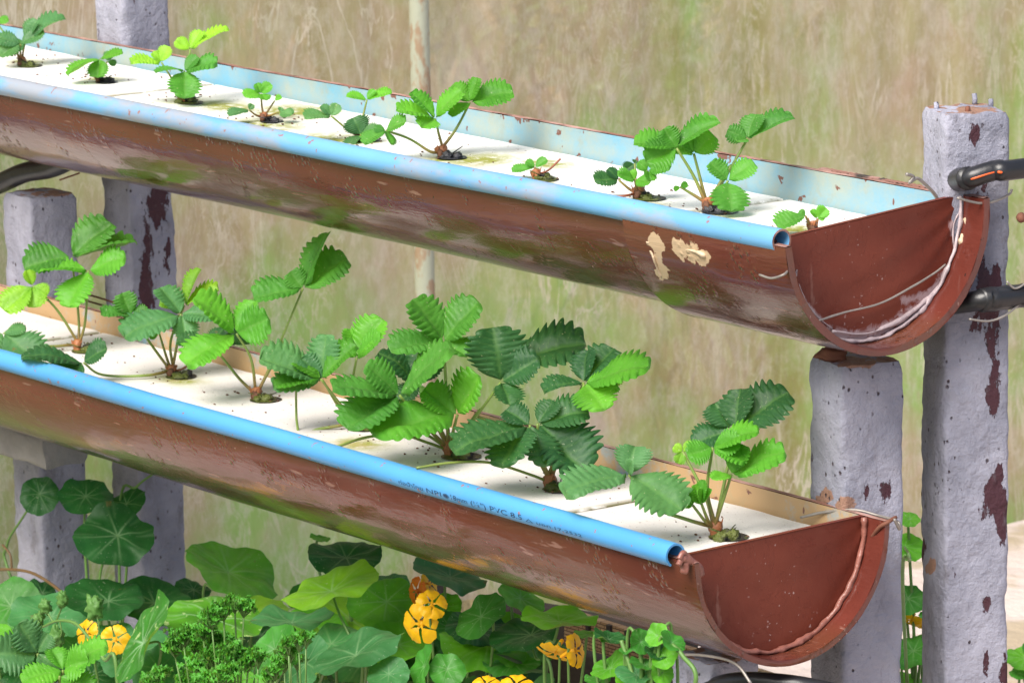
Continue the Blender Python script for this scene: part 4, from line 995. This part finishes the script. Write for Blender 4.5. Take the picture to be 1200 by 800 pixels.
nplant(650, .05, 'nasturtium beside the bamboo matting with a ruffled yellow flower turned away', [
    (611, 700, 30, 15, 28, 'l', .14), (655, 724, 46, 9, 4, 'l', .02, [(650, 750), (638, 790)]), (618, 742, 46, 15, -14, 'd', .06, [(628, 770), (648, 805)]), (690, 742, 18, 5, 8, 'l', .06), (640, 760, 26, 12, 0, 'm', .1)],
    [(652, 764, 22, .0, 250, 'yellow', .35), (674, 762, 19, .0, 10, 'yellow', .5)])
nplant(1078, .0, 'nasturtium seen in the gap between the two right-hand posts with hanging yellow flowers', [
    (1065, 608, 14, 8, 0, 'l', .0), (1062, 641, 24, 14, 12, 'l', .0, [(1066, 655), (1058, 690)]), (1062, 702, 24, 17, 0, 'm', .0), (1070, 762, 32, 15, -10, 'm', .02), (1062, 800, 20, 14, 0, 'l', .0), (1083, 720, 7, 4, 0, 'm', .02)],
    [(1069, 726, 12, .0, 250, 'yellow', .5), (1081, 729, 14, .0, 260, 'yellow', .5), (1052, 683, 5, .0, 250, 'yellow', .5)], X=-.45)
nplant(1205, .0, 'small leaves at the bottom right edge beside the tall post', [
    (1200, 771, 22, 13, 0, 'l', .0), (1196, 788, 14, 6, 0, 'm', .0), (1212, 760, 14, 8, 0, 'm', .0)], X=-.6)
# young plant in front of the right end of the lower trough
def seedling():
    base = on(775, 880, 1, -.13); base.z = GZ
    r = empty('bean_seedling', tuple(base), 'young light green climbing seedling in front of the lower trough near its right end', 'seedling')
    for (cx, cy, a, b, an, t) in [(715, 748, 20, 5, 8, 'd'), (716, 782, 24, 11, -30, 'l'), (750, 752, 16, 13, 60, 'm'), (771, 744, 16, 11, -55, 'l'), (787, 752, 18, 9, 35, 'm'), (781, 770, 17, 11, -40, 'l'), (775, 788, 16, 13, 60, 'l'), (748, 790, 26, 12, -10, 'b'), (757, 778, 20, 7, 0, 'm'), (706, 746, 12, 5, 20, 'm'), (742, 800, 22, 14, 10, 'l'), (733, 762, 8, 4, 0, 'm'), (770, 765, 16, 6, 10, 'd'), (700, 798, 16, 6, 0, 'm')]:
        nleaf(r, base, cx, cy, a, b, an, t, -.13, None, fold=.25)
    mb = MB()
    for p in [[(775, 880), (762, 810), (766, 775), (772, 748)], [(775, 880), (815, 800), (800, 768), (788, 755)], [(775, 880), (754, 810), (752, 780), (750, 760)], [(775, 880), (745, 800), (735, 770), (728, 750)]]:
        tube(mb, smooth_path([on(x, y, 1, -.13) for x, y in p], 8), .0018, 8)
    mb.at['red'] = [0.]*len(mb.v); mb.build('stem', M['nstalk'], r)
seedling()
# curled vine tip with buds, bottom left
base = on(135, 860, 1, -.1); base.z = GZ
r = empty('vine_shoot', tuple(base), 'arching green shoot carrying small curled buds above the bottom left leaves', 'vine shoot')
mb = MB(); tube(mb, smooth_path([base, on(138, 800, 1, -.1), on(122, 772, 1, -.1), on(105, 748, 1, -.1), on(88, 730, 1, -.1), on(68, 727, 1, -.1), on(50, 734, 1, -.1)], 8), [.0022, .0012], 8)
for q in [[(66, 727), (72, 712), (74, 704)], [(62, 728), (56, 718), (52, 712)], [(70, 727), (72, 742), (66, 750)], [(116, 770), (116, 735), (112, 715)]]: tube(mb, smooth_path([on(x, y, 1, -.1) for x, y in q], 6), .0008, 6)
mb.at['red'] = [0.]*len(mb.v); mb.build('stem', M['nstalk'], r)
for (x, y, s_) in [(73, 702, 9), (53, 711, 9), (44, 729, 9), (66, 747, 12), (110, 712, 13), (48, 722, 6)]:
    mb = MB(); c = on(x, y, 1, -.1); k = s_*depth(c)/F; blob(mb, c, k*.8, k*.7, k*1.0, x, .7, 2.6, 14, 18); mb.at['vein'] = [0.]*len(mb.v)
    o = mb.build('bud', M['nleaf'], r); o.color = (.14, .30, .08, 1)
# reddish stem and thin tendril, left edge
mb = MB(); tube(mb, smooth_path([on(-20, 668, 1, .05), on(14, 667, 1, .05), on(40, 672, 1, .05), on(68, 690, 1, .05), on(80, 705, 1, .05)], 8), .0016, 8); tube(mb, smooth_path([on(14, 667, 1, .05), on(12, 650, 1, .05), on(3, 638, 1, .05)], 6), .0012, 7)
mb.at['red'] = [.8]*len(mb.v); tag(mb.build('creeping_stem', M['nstalk']), 'reddish creeping stem crossing in front of the short left-hand post', 'stem')
# curly parsley
def parsley(bx, pts, label, Y, seed):
    base = on(bx, 860, 1, Y); base.z = GZ+.02; r = empty('parsley_plant', tuple(base), label, 'parsley', 'curly parsley plants'); rn = random.Random(seed)
    st = MB(); fo = MB(); hubs = []
    for (x, y, rad) in pts:
        P = on(x, y, 1, Y+rn.uniform(-.02, .02)); k = depth(P)/F; j = base.lerp(P, .55)+Vector((rn.uniform(-.01, .01), 0, .02))
        tube(st, smooth_path([base, j, P-Vector((0, 0, .012))], 6), [.0014, .0008], 6)
        for q in range(int(rad*rad*.16)+6):
            d = Vector((rn.gauss(0, 1), rn.gauss(0, 1), rn.gauss(0, .8)))*.42*rad*k
            c = P+R_*d.x+U_*d.z*.7+V_*d.y*.6; tube(st, [P-Vector((0, 0, .012)), c], [.0006, .0003], 4)
            s_ = rn.uniform(3.0, 5.6)*k; n = Vector((rn.gauss(0, .6), rn.gauss(0, .6), 1)).normalized(); e1 = n.orthogonal().normalized(); e2 = n.cross(e1); a0 = rn.uniform(0, 6.28)
            N = 15; vs = [c]; ve = [0]
            for m_ in (.5, 1.):
                for i in range(N):
                    a_ = a0+6.283*i/N; rr = s_*m_*(1+.35*math.sin(a_*3)*m_); vs.append(c+e1*math.cos(a_)*rr+e2*math.sin(a_)*rr+n*(s_*.75*math.sin(a_*5+q)*m_**2)); ve.append(.3*m_)
            fs = [(0, 1+i, 1+(i+1) % N) for i in range(N)]+[(1+i, 1+N+i, 1+N+(i+1) % N, 1+(i+1) % N) for i in range(N)]
            fo.add(vs, fs, 0, vein=ve)
    st.at['red'] = [0.]*len(st.v); st.build('stalk', M['nstalk'], r); o = fo.build('foliage', M['leaf'], r); o.color = (.075, .31, .03, 1)
parsley(265, [(262, 712, 14), (285, 708, 14), (275, 703, 12), (248, 722, 16), (238, 735, 17), (215, 742, 18), (205, 755, 15), (232, 755, 18), (258, 748, 18), (252, 768, 20), (275, 762, 18), (236, 778, 20), (268, 785, 20), (290, 772, 15), (298, 765, 12), (245, 795, 20), (222, 795, 16), (302, 768, 10), (190, 785, 12), (180, 797, 14)], 'dense curly parsley clump at the bottom of the picture, left of the middle', -.12, 3)
parsley(345, [(350, 748, 11), (358, 744, 9), (340, 760, 12), (333, 772, 12), (348, 770, 9), (322, 782, 12), (315, 790, 12), (338, 752, 8)], 'smaller curly parsley sprig in front of round nasturtium leaves, right of the dense clump', -.14, 8)
# low undergrowth filling the bed
mb = MB(); rn = random.Random(21)
for i in range(900):
    px = rn.uniform(-60, 640); py = rn.uniform(735, 880); P = on(px, py, 1, rn.uniform(.05, .3)); 
    if P.z < GZ: continue
    P.z -= .015
    s_ = rn.uniform(.006, .016); n = Vector((rn.gauss(0, .5), rn.gauss(-.3, .5), 1)).normalized(); e1 = n.orthogonal().normalized(); e2 = n.cross(e1)
    mb.add([P]+[P+e1*math.cos(6.283*k/8)*s_+e2*math.sin(6.283*k/8)*s_+n*rn.uniform(-.15, .15)*s_ for k in range(8)], [(0, k+1, (k+1) % 8+1) for k in range(8)], 0, vein=[0]*9)
o = mb.build('ground_cover', M['leaf']); o.color = (.03, .10, .02, 1); tag(o, kind='stuff')
